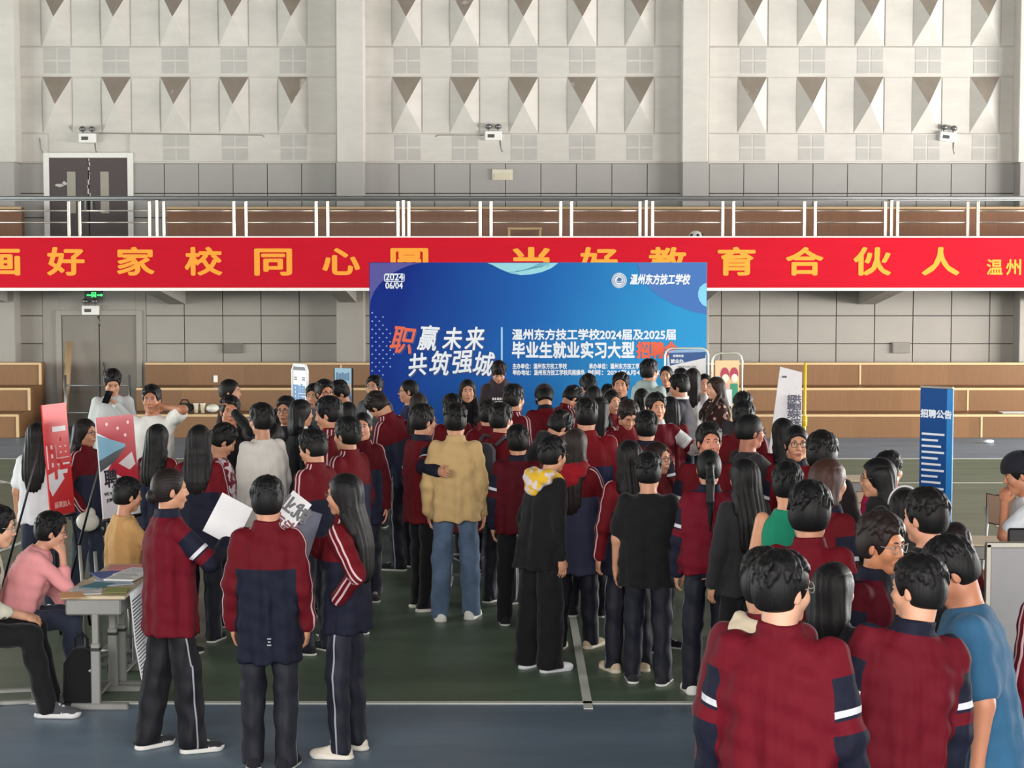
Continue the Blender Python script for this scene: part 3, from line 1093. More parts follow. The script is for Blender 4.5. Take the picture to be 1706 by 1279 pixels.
# the head, forward +y, about its own centre (adult, metres)
def head_prims(sex, wide=1.0):
    add, cut = [], []
    j = 1.0 if sex == 'm' else 0.93
    add.append((Ell((0, -0.014, 0.034), (0.0745 * wide, 0.092, 0.084)), 0.02))
    add.append((Ell((0, 0.020, -0.030), (0.060 * wide, 0.066, 0.080)), 0.03))
    add.append((Cap((-0.035 * wide * j, -0.005, -0.068), (0.035 * wide * j, -0.005, -0.068), 0.027, 0.027), 0.03))
    add.append((Ell((0, 0.056, -0.096), (0.024 * j, 0.020, 0.019)), 0.03))
    for s in (-1, 1):
        add.append((Ell((s * 0.036 * wide, 0.055, -0.026), (0.025, 0.024, 0.026)), 0.025))
        add.append((Ell((s * 0.074 * wide, -0.008, -0.006), (0.009, 0.020, 0.032), rotm(8, 0, s * -18)), 0.006))
    add.append((Cap((-0.036, 0.068, 0.030), (0.036, 0.068, 0.030), 0.014, 0.014), 0.02))
    for s in (-1, 1):
        cut.append((Ell((s * 0.030, 0.094, 0.010), (0.019, 0.015, 0.012)), 0.014))
    add2 = [(Cap((0, 0.080, 0.014), (0, 0.097, -0.024), 0.008, 0.0115), 0.012),
            (Ell((-0.0115, 0.088, -0.030), (0.0085, 0.010, 0.0075)), 0.006), (Ell((0.0115, 0.088, -0.030), (0.0085, 0.010, 0.0075)), 0.006),
            (Ell((0, 0.078, -0.060), (0.026, 0.012, 0.016)), 0.012)]
    for s in (-1, 1):
        add2.append((Ell((s * 0.030, 0.070, 0.009), (0.0135, 0.0135, 0.0125)), 0.006))
    return add, cut, add2
def head_details():
    """eyes, brows and lips as small pieces of the same skin"""
    b = MB()
    for s in (-1, 1):
        b.ball((s * 0.030, 0.0775, 0.009), (0.0130, 0.0075, 0.0052), 12, 7, 1)
        b.ball((s * 0.030, 0.0812, 0.009), (0.0052, 0.0052, 0.0050), 10, 6, 2)
        b.tube([(s * 0.017, 0.084, 0.0105), (s * 0.024, 0.0858, 0.0145), (s * 0.032, 0.0852, 0.0152), (s * 0.041, 0.0800, 0.0115)], [0.0012, 0.0018, 0.0018, 0.0012], 6, 2)
        b.tube([(s * 0.014, 0.0870, 0.0275), (s * 0.024, 0.0885, 0.0325), (s * 0.036, 0.0830, 0.0325), (s * 0.045, 0.0750, 0.0280)], [0.0022, 0.0032, 0.0030, 0.0014], 6, 3)
    b.tube([(-0.023, 0.0835, -0.0605), (-0.010, 0.0915, -0.0585), (0, 0.0915, -0.0595), (0.010, 0.0915, -0.0585), (0.023, 0.0835, -0.0605)], [0.0012, 0.0040, 0.0036, 0.0040, 0.0012], 8, 4)
    b.tube([(-0.021, 0.0835, -0.0620), (-0.010, 0.0900, -0.0660), (0, 0.0905, -0.0672), (0.010, 0.0900, -0.0660), (0.021, 0.0835, -0.0620)], [0.0012, 0.0046, 0.0052, 0.0046, 0.0012], 8, 4)
    V = np.array([tuple(v) for v in b.v], np.float32)
    Q = np.array([(f + (f[-1],))[:4] if len(f) == 3 else f[:4] for f in b.f if len(f) <= 4], np.int64)
    mi = np.array([m for m, f in zip(b.mi, b.f) if len(f) <= 4])
    # quads collapsed at the poles of a ball repeat a vertex position but not an index, which is fine
    return V, Q, mi
HEAD_DET = head_details()

def hair_field(style, cell, rnd, fringe=0.072, length=0.34, vol=1.0, wide=1.0, messy=0.5, bun_z=0.075):
    """hair in head coordinates"""
    lo, hi = [-0.15, -0.24, -0.14], [0.15, 0.16, 0.18]
    if style in ('long', 'longfront'): lo[2] = -length - 0.10
    if style == 'ponytail': lo[2] = -length - 0.06; lo[1] = -0.26
    if style == 'bob': lo[2] = -0.26
    f = Field([axis(l, h, cell) for l, h in zip(lo, hi)])
    th = {'buzz': 0.006, 'ponytail': 0.011, 'bun': 0.011}.get(style, 0.0145) * vol
    cr = np.array([0.0755 * wide + th, 0.093 + th, 0.086 + th * 1.25], np.float32)
    cc = V3(0, -0.014, 0.034)
    f.add(Ell(cc, cr), 0.01)
    f.add(Ell((0, -0.035, -0.010), (0.070 * wide + th * 0.8, 0.066 + th, 0.085)), 0.03)
    # open the face and the ears, trim the nape
    if fringe > 0.05:                       # forehead up to the hairline
        f.cut(Cap((-0.040, 0.102, fringe - 0.030), (0.040, 0.102, fringe - 0.030), 0.033, 0.033), 0.012)
    if style == 'buzz':
        f.cut(Ell((0, 0.085, -0.045), (0.078, 0.075, 0.105)), 0.012)
        f.cut(Ell((0, -0.02, -0.115), (0.12, 0.14, 0.075)), 0.02)
    else:
        zc = fringe - 0.105
        f.cut(Ell((0, 0.098, zc), (0.072 if style in ('long', 'longfront', 'bob') else 0.076, 0.084, 0.108)), 0.012)
        if style in ('short', 'fluffy', 'cap'):
            f.cut(Ell((0, 0.0, -0.118), (0.13, 0.16, 0.060)), 0.02)
            for s in (-1, 1):
                f.cut(Ell((s * 0.092, 0.012, -0.035), (0.03, 0.034, 0.046)), 0.01)
        if style in ('ponytail', 'bun'):
            f.cut(Ell((0, 0.0, -0.122), (0.13, 0.16, 0.062)), 0.02)
            for s in (-1, 1):
                f.cut(Ell((s * 0.094, 0.010, -0.030), (0.03, 0.030, 0.044)), 0.01)
    if style in ('short', 'fluffy'):
        n = 70 if cell < 0.0065 else 44
        for i in range(n):
            az = rnd.uniform(-180, 180)                       # 0 = forward
            t0 = rnd.uniform(8, 55)
            front = abs(az) < 58
            side = 58 <= abs(az) < 115
            t1 = t0 + rnd.uniform(28, 46)
            lim = 66 if front else (92 if side else 116)
            t1 = min(t1, lim + rnd.uniform(-6, 6))
            tw = rnd.uniform(-26, 26) * (0.5 + messy)
            pts = []
            for q in (0.0, 0.55, 1.0):
                th_, a_ = R(t0 + (t1 - t0) * q), R(az + tw * q)
                lift = (1.0 - 0.03) + (0.05 + 0.13 * messy * rnd.random()) * q * q
                pts.append(cc + cr * lift * np.array([math.sin(th_) * math.sin(a_), math.sin(th_) * math.cos(a_), math.cos(th_)], np.float32))
            r0 = rnd.uniform(0.012, 0.017) * (1.15 if style == 'fluffy' else 1.0)
            f.add(Cap(pts[0], pts[1], r0, r0 * 0.85), 0.005)
            f.add(Cap(pts[1], pts[2], r0 * 0.85, r0 * 0.3), 0.005)
    if style in ('long', 'longfront', 'bob'):
        L = length if style != 'bob' else 0.14
        x = V3(1, 0, 0)
        w = 0.084 * wide + th * 0.5
        path = [(0, -0.060, 0.02, w, 0.62), (0, -0.075, -0.10, w * 1.0, 0.5), (0, -0.112, -0.20, w * 1.02, 0.36), (0, -0.140, -0.30, w * 0.95, 0.33), (0, -0.146, -0.42, w * 0.85, 0.32), (0, -0.144, -0.60, w * 0.7, 0.30)]
        last = None
        for (x0, y0, z0, r0, e0), (x1, y1, z1, r1, e1) in zip(path[:-1], path[1:]):
            if z0 < -L: break
            if z1 < -L:
                q = (z0 + L) / (z0 - z1)
                y1, z1, r1 = y0 + (y1 - y0) * q, -L, r0 + (r1 - r0) * q
            f.add(Cap((x0, y0, z0), (x1, y1, z1), r0, r1 * (0.9 if z1 <= -L + 0.01 else 1), (0, 1, 0), (e0 + e1) / 2), 0.03)
        if style != 'bob':
            yt_ = float(np.interp(L, [0.2, 0.3, 0.42, 0.6], [-.112, -.140, -.146, -.144]))
            for i in range(13):
                x_ = -0.066 + 0.011 * i
                f.add(Cap((x_, yt_ + rnd.uniform(-.012, .012), -L + 0.06), (x_ * rnd.uniform(0.8, 1.1), yt_ + rnd.uniform(-.015, .012), -L - rnd.uniform(0.0, 0.07)), 0.014, 0.003), 0.006)
        for s in (-1, 1):
            f.add(Cap((s * 0.074 * wide, -0.008, 0.04), (s * 0.082 * wide, -0.034, -0.11), 0.025, 0.024, (1, 0, 0), 0.7), 0.02)
            if style != 'bob':
                f.add(Cap((s * 0.082 * wide, -0.034, -0.11), (s * 0.086, -0.095, -0.21), 0.026, 0.030), 0.02)
            if style == 'longfront':
                f.add(Cap((s * 0.080 * wide, -0.005, -0.08), (s * 0.090, 0.070, -0.19), 0.030, 0.034, (0.3 * s, 1, 0.5), 0.5), 0.02)
                f.add(Cap((s * 0.090, 0.070, -0.19), (s * 0.084, 0.126, -0.28), 0.036, 0.036, (0, 1, 0.4), 0.45), 0.02)
                f.add(Cap((s * 0.084, 0.126, -0.28), (s * 0.080, 0.142, -min(length, 0.46)), 0.036, 0.020, (0, 1, 0), 0.40), 0.02)
        kx, kp = rnd.uniform(150, 210), rnd.uniform(0, 6)
        f.warp(lambda X, Y, Z: 0.0016 * np.sin(X * kx + Z * 9 + kp) * (Z < 0.09) + 0 * Y)
    if style == 'ponytail':
        f.add(Ell((0, -0.112, 0.028), (0.024, 0.022, 0.024)), 0.01)
        f.add(Cap((0, -0.118, 0.03), (0, -0.150, -0.06), 0.024, 0.030), 0.012)
        f.add(Cap((0, -0.150, -0.06), (0, -0.168, -0.20), 0.030, 0.026), 0.012)
        f.add(Cap((0, -0.168, -0.20), (0, -0.172, -length), 0.026, 0.007), 0.012)
    if style == 'bun':
        f.add(Ell((0, -0.108, bun_z), (0.046, 0.040, 0.044)), 0.014)
    if style in ('ponytail', 'bun', 'long', 'longfront', 'bob') and fringe < 0.05:
        for i in range(9):
            x = -0.05 + 0.0125 * i
            f.add(Cap((x * 0.6, 0.062, 0.105), (x, 0.090 - abs(x) * 0.35, 0.058), 0.013, 0.011), 0.006)
            f.add(Cap((x, 0.090 - abs(x) * 0.35, 0.058), (x * 1.1, 0.090 - abs(x) * 0.4, fringe - 0.005), 0.011, 0.004), 0.006)
    if cell < 0.007 and style in ('ponytail', 'bun'):
        f.warp(lambda X, Y, Z: 0.0010 * np.sin(np.arctan2(X, Z - 0.02) * 34) + 0 * Y)
    return f

# arm poses: hand target (out, forward, up) in trunk coordinates of a 1.70 m figure, elbow hint
ARMS = {
    'down': ((0.222, 0.045, 0.80), (0.5, -0.9, 0.1)),
    'down2': ((0.205, 0.10, 0.83), (0.6, -0.9, 0.0)),
    'pocket': ((0.185, 0.09, 0.90), (0.9, -0.8, 0.0)),
    'front': ((0.06, 0.30, 1.10), (0.7, -0.5, -0.6)),
    'hold': ((0.10, 0.33, 1.18), (0.7, -0.4, -0.7)),
    'table': ((0.16, 0.40, 1.00), (0.6, -0.5, -0.5)),
    'fold': ((-0.10, 0.20, 1.12), (0.8, 0.1, -0.6)),
    'phone': ((0.05, 0.27, 1.22), (0.7, -0.4, -0.7)),
    'ear': ((0.13, 0.05, 1.52), (0.9, 0.3, -0.6)),
    'eyes': ((0.03, 0.13, 1.58), (0.6, 0.5, -0.8)),
    'mouth': ((0.04, 0.145, 1.45), (0.5, 0.5, -0.9)),
    'chin': ((0.03, 0.16, 1.42), (0.6, 0.5, -0.8)),
    'up': ((0.10, 0.22, 1.36), (0.7, -0.1, -0.8)),
    'reach': ((0.18, 0.46, 1.24), (0.7, -0.4, -0.6)),
    'sidereach': ((0.42, 0.28, 1.22), (0.5, -0.5, -0.7)),
}
def ik(S, T, l1, l2, pole):
    d = T - S
    L = float(np.linalg.norm(d))
    if L > (l1 + l2) * 0.985:
        T = S + d / L * (l1 + l2) * 0.985
        d = T - S; L = float(np.linalg.norm(d))
    u = d / L
    a = (l1 * l1 - l2 * l2 + L * L) / (2 * L)
    h = math.sqrt(max(0, l1 * l1 - a * a))
    p = np.asarray(pole, np.float32)
    p = unit(p - u * float(p @ u))
    return S + u * a + p * h, T

def hand_prims(w, d, n, side, k, curl):
    """palm, four fingers and a thumb; w wrist, d pointing direction, n palm normal"""
    d = unit(d); n = unit(n - d * float(n @ d)); t = unit(np.cross(d, n)) * side
    out = [(Cap(w - d * 0.01 * k, w + d * 0.03 * k, 0.024 * k, 0.026 * k, n, 0.72), 0.015)]
    out.append((Ell(w + d * 0.055 * k, np.array([0.043, 0.038, 0.0145]) * k, np.stack([d, t, n], 1)), 0.015))
    for off, ln, r in ((0.027, 0.072, 0.0083), (0.0095, 0.081, 0.0086), (-0.009, 0.075, 0.0083), (-0.026, 0.058, 0.0074)):
        a = w + (d * 0.086 + t * off) * k
        c1 = curl * (0.8 + 0.25 * (off < 0))
        d1 = unit(d * math.cos(c1) + n * math.sin(c1) + t * off * 2.5)
        b = a + d1 * ln * 0.52 * k
        c2 = c1 + curl * 1.25
        d2 = unit(d * math.cos(c2) + n * math.sin(c2) + t * off * 1.5)
        c = b + d2 * ln * 0.50 * k
        out.append((Cap(a - d * 0.012 * k, b, r * 1.08 * k, r * k), 0.004))
        out.append((Cap(b, c, r * k, r * 0.84 * k), 0.003))
    a = w + (d * 0.022 + t * 0.026 + n * 0.004) * k
    b = a + unit(d * 0.75 + t * 0.62 + n * 0.35) * 0.040 * k
    c = b + unit(d * 0.95 + t * 0.15 + n * 0.35) * 0.034 * k
    out += [(Cap(a, b, 0.0125 * k, 0.0098 * k), 0.008), (Cap(b, c, 0.0098 * k, 0.0076 * k), 0.003)]
    return out, w + (d * 0.085 + n * 0.03) * k, t, n

SHOES = {}
def shoe_mesh(upper, sole, chunky=False):
    key = (upper, sole, chunky)
    if key in SHOES: return SHOES[key]
    f = Field([axis(-0.08, 0.08, 0.008), axis(-0.13, 0.21, 0.009), axis(-0.02, 0.16, 0.008)])
    f.add(Cap((0, -0.055, 0.036), (0, 0.10, 0.026), 0.044, 0.046, (0, 0, 1), 0.8), 0.02)
    f.add(Ell((0, 0.125, 0.030), (0.047, 0.066, 0.036)), 0.02)
    f.add(Cap((0, -0.050, 0.060), (0, -0.028, 0.105), 0.040, 0.041), 0.02)
    f.add(Cap((0, -0.020, 0.085), (0, 0.080, 0.045), 0.036, 0.030), 0.02)
    f.cut(Ell((0, -0.03, 0.135), (0.036, 0.045, 0.03)), 0.006)
    f.add(Cap((0, -0.058, 0.014), (0, 0.128, 0.013), 0.050 if chunky else 0.046, 0.052 if chunky else 0.049, (0, 0, 1), 0.45 if chunky else 0.32), 0.004)
    f.above(0.001)
    V, Q = f.nets()
    zc = V[Q][:, :, 2].mean(1)
    yc = V[Q][:, :, 1].mean(1)
    xc = V[Q][:, :, 0].mean(1)
    h = 0.036 if chunky else 0.026
    mi = np.where(zc < h, 1, 0)
    lace = (zc > 0.05) & (yc > 0.0) & (yc < 0.10) & (np.abs(xc) < 0.022) & (np.floor(yc / 0.0125) % 2 == 0)
    mi = np.where(lace, 1, mi)
    me = mesh_np('shoe', V, Q, [fabric('shoe_upper', upper), plain('rubber_sole', sole, 0.6)], mi)
    SHOES[key] = me
    return me

GLASSES = {}
def glasses_mesh(rgb, thick):
    key = (rgb, thick)
    if key in GLASSES: return GLASSES[key]
    b = MB()
    for s in (-1, 1):
        b.tube([(s * 0.032 + 0.0215 * math.copysign(abs(math.cos(a)) ** 0.8, math.cos(a)), 0.101 - 0.10 * abs(0.0215 * math.cos(a)) - 0.006 * (s * math.cos(a) > 0.5), 0.006 + 0.0185 * math.copysign(abs(math.sin(a)) ** 0.8, math.sin(a))) for a in [2 * math.pi * i / 18 for i in range(18)]], thick, 6, closed=True)
        b.tube([(s * 0.0535, 0.094, 0.012), (s * 0.070, 0.070, 0.012), (s * 0.0815, 0.0, 0.012), (s * 0.082, -0.02, 0.000)], thick, 6)
    b.tube([(-0.011, 0.101, 0.010), (0, 0.104, 0.013), (0.011, 0.101, 0.010)], thick, 6)
    V = np.array([tuple(v) for v in b.v], np.float32)
    Q = np.array([f for f in b.f if len(f) == 4], np.int64)
    GLASSES[key] = mesh_np('glasses', V, Q, [plain('spectacle_frame', rgb, 0.35, var=0)])
    return GLASSES[key]

SKIN = (188, 138, 110)
PEOPLE = []
DT = {75: 1.05, 5: 1.08, 6: 1.015, 9: 1.055, 11: 1.09, 16: 1.02, 21: 0.985, 24: 0.99, 36: 0.98, 42: 0.995, 44: 1.08, 45: 0.99, 50: 1.015, 51: 0.99, 56: 1.06, 59: 1.05, 61: 0.985, 70: 1.025, 71: 0.915, 78: 1.02, 82: 0.97, 84: 1.015, 87: 0.995}
def person(px, yt, turn, H, sex, top, hair, label, **o):
    """One person whose hair top shows at pixel (px, yt). turn: 0 = back to the camera, 90 = facing the bleachers' far end (picture right), 180 = facing the camera."""
    idx = len(PEOPLE)
    rnd = random.Random(1000 + idx * 7)
    if not o.get('seat'): H = CAM_H - (CAM_H - H) * DT.get(idx, 1.0)
    k = H / 1.70
    bend, lean = R(o.get('bend', 0)), R(o.get('lean', 0))
    seat = o.get('seat')
    w = o.get('wide', 1.0) * (1.0 if sex == 'm' else 0.90)
    # frames ------------------------------------------------------------
    TM = rotm(-math.degrees(bend), math.degrees(lean), 0)
    PIV = V3(0, 0, 0.93) * k
    drop = V3(0, 0, (seat - 0.93 * k) + 0.125) if seat else V3(0, 0, 0)
    tr = lambda p: (TM @ (np.asarray(p, np.float32) * k - PIV)) + PIV + drop
    hy, hp, ht = o.get('head', (0, 0, 0))                # yaw towards picture-right of the body, pitch down, tilt
    HM = TM @ rotm(0, 0, -hy) @ rotm(-hp, 0, 0) @ rotm(0, ht, 0)
    hk = k ** 0.5 * (1.04 if sex == 'm' else 1.0) * o.get('headk', 1.0)
    HC = tr((0, 0.012 + 0.0009 * max(0, hp), 1.578 - 0.0006 * abs(hp)))
    style, hcol = hair[0], hair[1] if len(hair) > 1 else (14, 13, 14)
    hopt = hair[2] if len(hair) > 2 else {}
    th = {'buzz': 0.008, 'ponytail': 0.016, 'bun': 0.016}.get(style, 0.021) * hopt.get('vol', 1.0)
    topz = HC[2] + (0.118 + th) * hk * (1 - 0.0016 * abs(hp))
    # place -------------------------------------------------------------
    hit = at_height(px, yt, float(topz))
    s_px = FPX / hit.y
    rz = R(-turn)
    c, s = math.cos(rz), math.sin(rz)
    hx, hyy = float(HC[0]), float(HC[1])
    root = Vector((hit.x - (c * hx - s * hyy), hit.y - (s * hx + c * hyy), 0))
    near, mid = s_px > 225, s_px > 168
    hc = 0.0042 if near else (0.0052 if mid else 0.0065)
    gc = 0.0050 if near else (0.0065 if mid else 0.008)
    cc = 0.0095 if near else (0.0125 if mid else 0.016)
    if o.get('hidden'): cc, gc = 0.022, 0.012
    skin = skin_mat(o.get('skin', SKIN))
    # arms --------------------------------------------------------------
    sh = (0.150 if sex == 'm' else 0.136) * max(0.6 + 0.4 * o.get('wide', 1.0), o.get('wide', 1.0) - 0.06)
    arms = {}
    for side, key in ((1, o.get('r', 'down')), (-1, o.get('l', 'down'))):
        spec = ARMS[key] if isinstance(key, str) else key
        (tx, ty, tz), pole = spec
        S = V3(side * sh, -0.008, 1.365) * k
        E, T = ik(S, V3(side * tx * (max(1.0, o.get('wide', 1.0)) if tx > 0.15 else 1.0), ty, tz) * k, 0.285 * k, 0.245 * k, V3(side * pole[0], pole[1], pole[2]))
        d = unit(T - E)
        n = V3(-side, 0.15, 0)
        if o.get('palm' + ('r' if side > 0 else 'l')) is not None:
            n = V3(*o['palm' + ('r' if side > 0 else 'l')])
        elif abs(d[2]) < 0.75:
            n = V3(-side * 0.6, 0.1, -0.8) if key not in ('ear', 'eyes', 'mouth', 'chin') else V3(-side, -0.5, 0)
        elif key in ('ear', 'eyes', 'mouth', 'chin', 'up'):
            n = V3(-side, -0.9, 0)
        mv = lambda p: tr(p / k)
        arms[side] = dict(S=mv(S), E=mv(E), W=mv(T), d=TM @ d, n=TM @ n)
    # legs --------------------------------------------------------------
    legs = {}
    st = o.get('stance', (0.10 + 0.02 * rnd.random(), rnd.uniform(-0.05, 0.05)))
    for side in (1, -1):
        hipj = V3(side * (0.088 if sex == 'm' else 0.080), 0, 0.885) * k + drop
        if seat:
            kn = V3(side * 0.11, 0.40, 0.535 / k) * k
            an = V3(side * (0.11), 0.40 + o.get('shin', 0.02), 0.085) * k
        else:
            an = V3(side * st[0], st[1] * side - 0.015, 0.085) * k
            kn = (hipj + an) * 0.5 + V3(side * 0.004, 0.018, 0.01) * k
        legs[side] = (hipj, kn, an, side * o.get('toe', 10))
    # body --------------------------------------------------------------
    long_sleeve = top[0] not in ('tee', 'vest')
    hb = 0.135 * hk
    fx = [(HC[0] - 0.09 * hk, HC[0] + 0.09 * hk, hc)]; fy = [(HC[1] - 0.115 * hk, HC[1] + 0.12 * hk, hc)]; fz = [(HC[2] - 0.125 * hk, HC[2] + 0.125 * hk, hc)]
    body = []
    hands = {}
    for side in (1, -1):
        a = arms[side]
        r = (0.047, 0.041, 0.036, 0.0255) if sex == 'm' else (0.042, 0.036, 0.031, 0.023)
        body.append((Cap(a['S'], a['E'], r[0] * k * min(1.08, o.get('wide', 1)), r[1] * k * min(1.1, o.get('wide', 1))), 0.03))
        body.append((Cap(a['E'], a['W'], r[2] * k * o.get('wide', 1), r[3] * k), 0.02))
        hp_, grip, t_, n_ = hand_prims(a['W'], a['d'], a['n'], side, k * (1.0 if sex == 'm' else 0.93), o.get('curl' + ('r' if side > 0 else 'l'), 0.38))
        body += hp_
        hands[side] = (grip, a['d'], t_, n_)
        if not o.get('nohands'):
            lo = np.min([p.lo for p, _ in hp_], 0) - 0.01; hi = np.max([p.hi for p, _ in hp_], 0) + 0.01
            fx.append((lo[0], hi[0], gc)); fy.append((lo[1], hi[1], gc)); fz.append((lo[2], hi[2], gc))
        hipj, kn, an, toe = legs[side]
        body.append((Cap(hipj, kn, 0.070 * k, 0.050 * k), 0.03)); body.append((Cap(kn, an, 0.048 * k, 0.036 * k), 0.02))
        ft = np.array([math.sin(R(toe)), math.cos(R(toe)), 0], np.float32)
        body.append((Cap(an + V3(0, 0, -0.03 * k), an + ft * 0.13 * k + V3(0, 0, -0.048 * k), 0.032, 0.024), 0.02))
    wb = (0.78 if top[0] in ('tee', 'vest') else 0.84) * w
    body.append((Stack([(z * k, a * k * wb, b * k * (0.5 + 0.5 * o.get('wide', 1.0)) * 0.86, 0, cy * k) for z, a, b, cy in
                 ((0.82, .10, .09, 0), (0.90, .165, .115, 0), (1.02, .145, .105, 0), (1.20, .155, .112, 0), (1.30, .155, .105, -.004), (1.37, .11, .080, -.008), (1.42, .070, .058, -.010))], 2.3, TM, PIV), 0.03))
    if seat or np.any(drop):
        p = body[-1][0]; q = p.p.copy(); p.lo = p.lo + drop; p.hi = p.hi + drop
        base_call = p.__call__
        body[-1] = (Moved(p, drop), 0.03)
    nk = 0.056 if sex == 'm' else 0.047
    neck0, neck1 = tr((0, -0.018, 1.40)), HC + HM @ (V3(0, -0.022, -0.06) * hk)
    body.append((Cap(neck0, neck1, (nk + 0.006) * k * (0.7 + 0.3 * o.get('wide', 1)), nk * k * (0.7 + 0.3 * o.get('wide', 1))), 0.03))
    lo = np.min([p.lo for p, _ in body], 0) - 0.06; hi = np.max([p.hi for p, _ in body], 0) + 0.06
    lo = np.minimum(lo, HC - 0.16); hi = np.maximum(hi, HC + 0.16)
    f = Field([axis(lo[0], hi[0], 0.024, fx), axis(lo[1], hi[1], 0.024, fy), axis(lo[2], hi[2], 0.026, fz)])
    for p, kk in body: f.add(p, kk)
    ha, hcut, ha2 = head_prims(sex, 0.96 + 0.04 * o.get('wide', 1.0))
    for p, kk in ha: f.add(Placed(p, HC, HM, hk), kk * hk)
    for p, kk in hcut: f.cut(Placed(p, HC, HM, hk), kk * hk)
    for p, kk in ha2: f.add(Placed(p, HC, HM, hk), kk * hk)
    V, Q = f.nets()
    DV, DQ, dm = HEAD_DET
    V2 = (DV * hk) @ HM.T + HC
    Q = np.concatenate([Q, DQ + len(V)]); mi = np.concatenate([np.zeros(len(Q) - len(DQ), np.int32), dm])
    V = np.concatenate([V, V2])
    me = mesh_np('person', V, Q, [skin, plain('eye_white', (205, 198, 190), 0.3, var=0), plain('iris', (26, 18, 14), 0.2, var=0), hair_mat((24, 20, 18)), plain('lip', (160, 92, 84), 0.5, var=0)], mi)
    ob = bpy.data.objects.new('person', me)
    COL.objects.link(ob)
    ob.location = root; ob.rotation_euler = (0, 0, rz)
    tag(ob, label, 'person', o.get('group'))
    # hair --------------------------------------------------------------
    if style != 'none':
        hf = hair_field(style, hc * 1.12, rnd, wide=0.97 if sex == 'm' else 0.95, **hopt)
        HV, HQ = hf.nets()
        HV = (HV * hk) @ HM.T + HC
        hm = link_mesh('hair', mesh_np('hair', HV, HQ, [hair_mat(hcol)]), ob)
    # clothes -----------------------------------------------------------
    kind = top[0]
    hem = o.get('hem', 0.78 if kind in ('yoke', 'plain', 'coat') else 0.80)
    lw = w * o.get('loose', 1.0) * (1.05 if sex == 'f' else 1.0)
    bb = (0.5 + 0.5 * o.get('wide', 1.0))
    if sex == 'f': rowsec = ((.80, .184, .138), (.93, .182, .138), (1.06, .164, .128), (1.22, .166, .136), (1.31, .158, .120), (1.36, .132, .098), (1.40, .100, .082))
    else: rowsec = ((.80, .182, .136), (.93, .182, .136), (1.06, .176, .134), (1.22, .178, .136), (1.31, .170, .122), (1.36, .142, .102), (1.40, .106, .084))
    collar = kind in ('yoke', 'plain', 'coat', 'suit', 'hood')
    thin = 0.93 if kind in ('tee', 'vest') else 1.0
    ws = 1.0 if sex == 'm' else 1.02
    rows = [(z, a * lw * thin * ws, b * bb * thin * o.get('loose', 1.0)) for z, a, b in rowsec if z > hem + 0.03]
    a0, b0 = np.interp(hem, [r_[0] for r_ in rows], [r_[1] for r_ in rows]), np.interp(hem, [r_[0] for r_ in rows], [r_[2] for r_ in rows])
    fl = o.get('flare', 1.03)
    rows = [(hem, a0 * fl * 0.985, b0 * fl * 0.985), (hem + 0.02, a0 * fl, b0 * fl)] + rows
    if collar:
        rows += [(1.435, .082, .074), (1.475, .074, .070)]
    else:
        rows += [(1.432, .078, .068)]
    stk = Stack([(z * k, a * k, b * k, 0, (-0.002 - 0.012 * max(0, z - 1.25) / 0.2) * k) for z, a, b in rows], 2.5, TM, PIV)
    trunk = Moved(stk, drop) if seat else stk
    sl = []
    rs = {'tee': (.064, .070, 0, 0), 'vest': None, 'suit': (.064, .058, .054, .046), 'shirt': (.062, .058, .052, .042)}.get(kind, (.066, .064, .060, .050))
    if rs:
        g = o.get('sleeve', 1.0) * (0.6 + 0.4 * max(1.0, o.get('wide', 1.0))) * (1.0 if sex == 'm' else 0.93)
        for side in (1, -1):
            a = arms[side]
            if kind == 'tee':
                e = a['S'] + (a['E'] - a['S']) * 0.72
                sl.append((side, [Cap(a['S'], e, rs[0] * k * g, rs[1] * k * g)]))
            else:
                wr = a['W'] - a['d'] * (0.012 if not o.get('rolled') else 0.12) * k
                sl.append((side, [Cap(a['S'], a['E'], rs[0] * k * g, rs[1] * k * g), Cap(a['E'], wr, rs[2] * k * g, rs[3] * k * g)]))
    prims = [(trunk, 0.02)] + [(p, 0.035 if i == 0 else 0.02) for _, ps in sl for i, p in enumerate(ps)]
    if kind in ('hood', ):
        prims.append((Cap(tr((-0.07, -0.075, 1.43)), tr((0.07, -0.075, 1.43)), 0.052 * k, 0.052 * k), 0.03))
        prims.append((Cap(tr((-0.075, -0.03, 1.45)), tr((-0.055, 0.055, 1.40)), 0.036 * k, 0.026 * k), 0.02))
        prims.append((Cap(tr((0.075, -0.03, 1.45)), tr((0.055, 0.055, 1.40)), 0.036 * k, 0.026 * k), 0.02))
    lo = np.min([p.lo for p, _ in prims], 0) - 0.05; hi = np.max([p.hi for p, _ in prims], 0) + 0.05
    f = Field([axis(lo[i], hi[i], cc) for i in range(3)])
    for p, kk in prims: f.add(p, kk * k)
    ncut = tr((0, 0.004, 1.50))
    if kind == 'vest':
        for side in (1, -1):
            f.cut(Ell(tr((side * 0.205, 0, 1.33)), V3(0.055, 0.12, 0.105) * k), 0.01)
    if collar: f.cut(Ell(ncut, V3(0.060, 0.058, 0.055) * k, TM), 0.006)
    else: f.cut(Ell(tr((0, 0.020, 1.472)), V3(0.066, 0.060, 0.050) * k, TM), 0.006)
    # folds: soft pleats down the trunk and rings at the elbows
    ph = [rnd.uniform(0, 6.28) for _ in range(6)]
    A = o.get('folds', 1.0) * (0.0075 if near else 0.0065)
    def folds(X, Y, Z):
        z = Z / k
        drape = np.clip((1.36 - z) / 0.35, 0, 1)
        ang = np.arctan2(X, Y)
        v = np.sin(ang * 7 + z * 3.0 + ph[0]) * 0.6 + np.sin(ang * 11 - z * 4.0 + ph[1]) * 0.4
        u = np.sin(z * 62 + X * 22 + Y * 14 + ph[2]) * 0.35 + np.sin(z * 37 - X * 30 + ph[3]) * 0.35
        return A * (drape * v + u * 0.8)
    f.warp(folds)
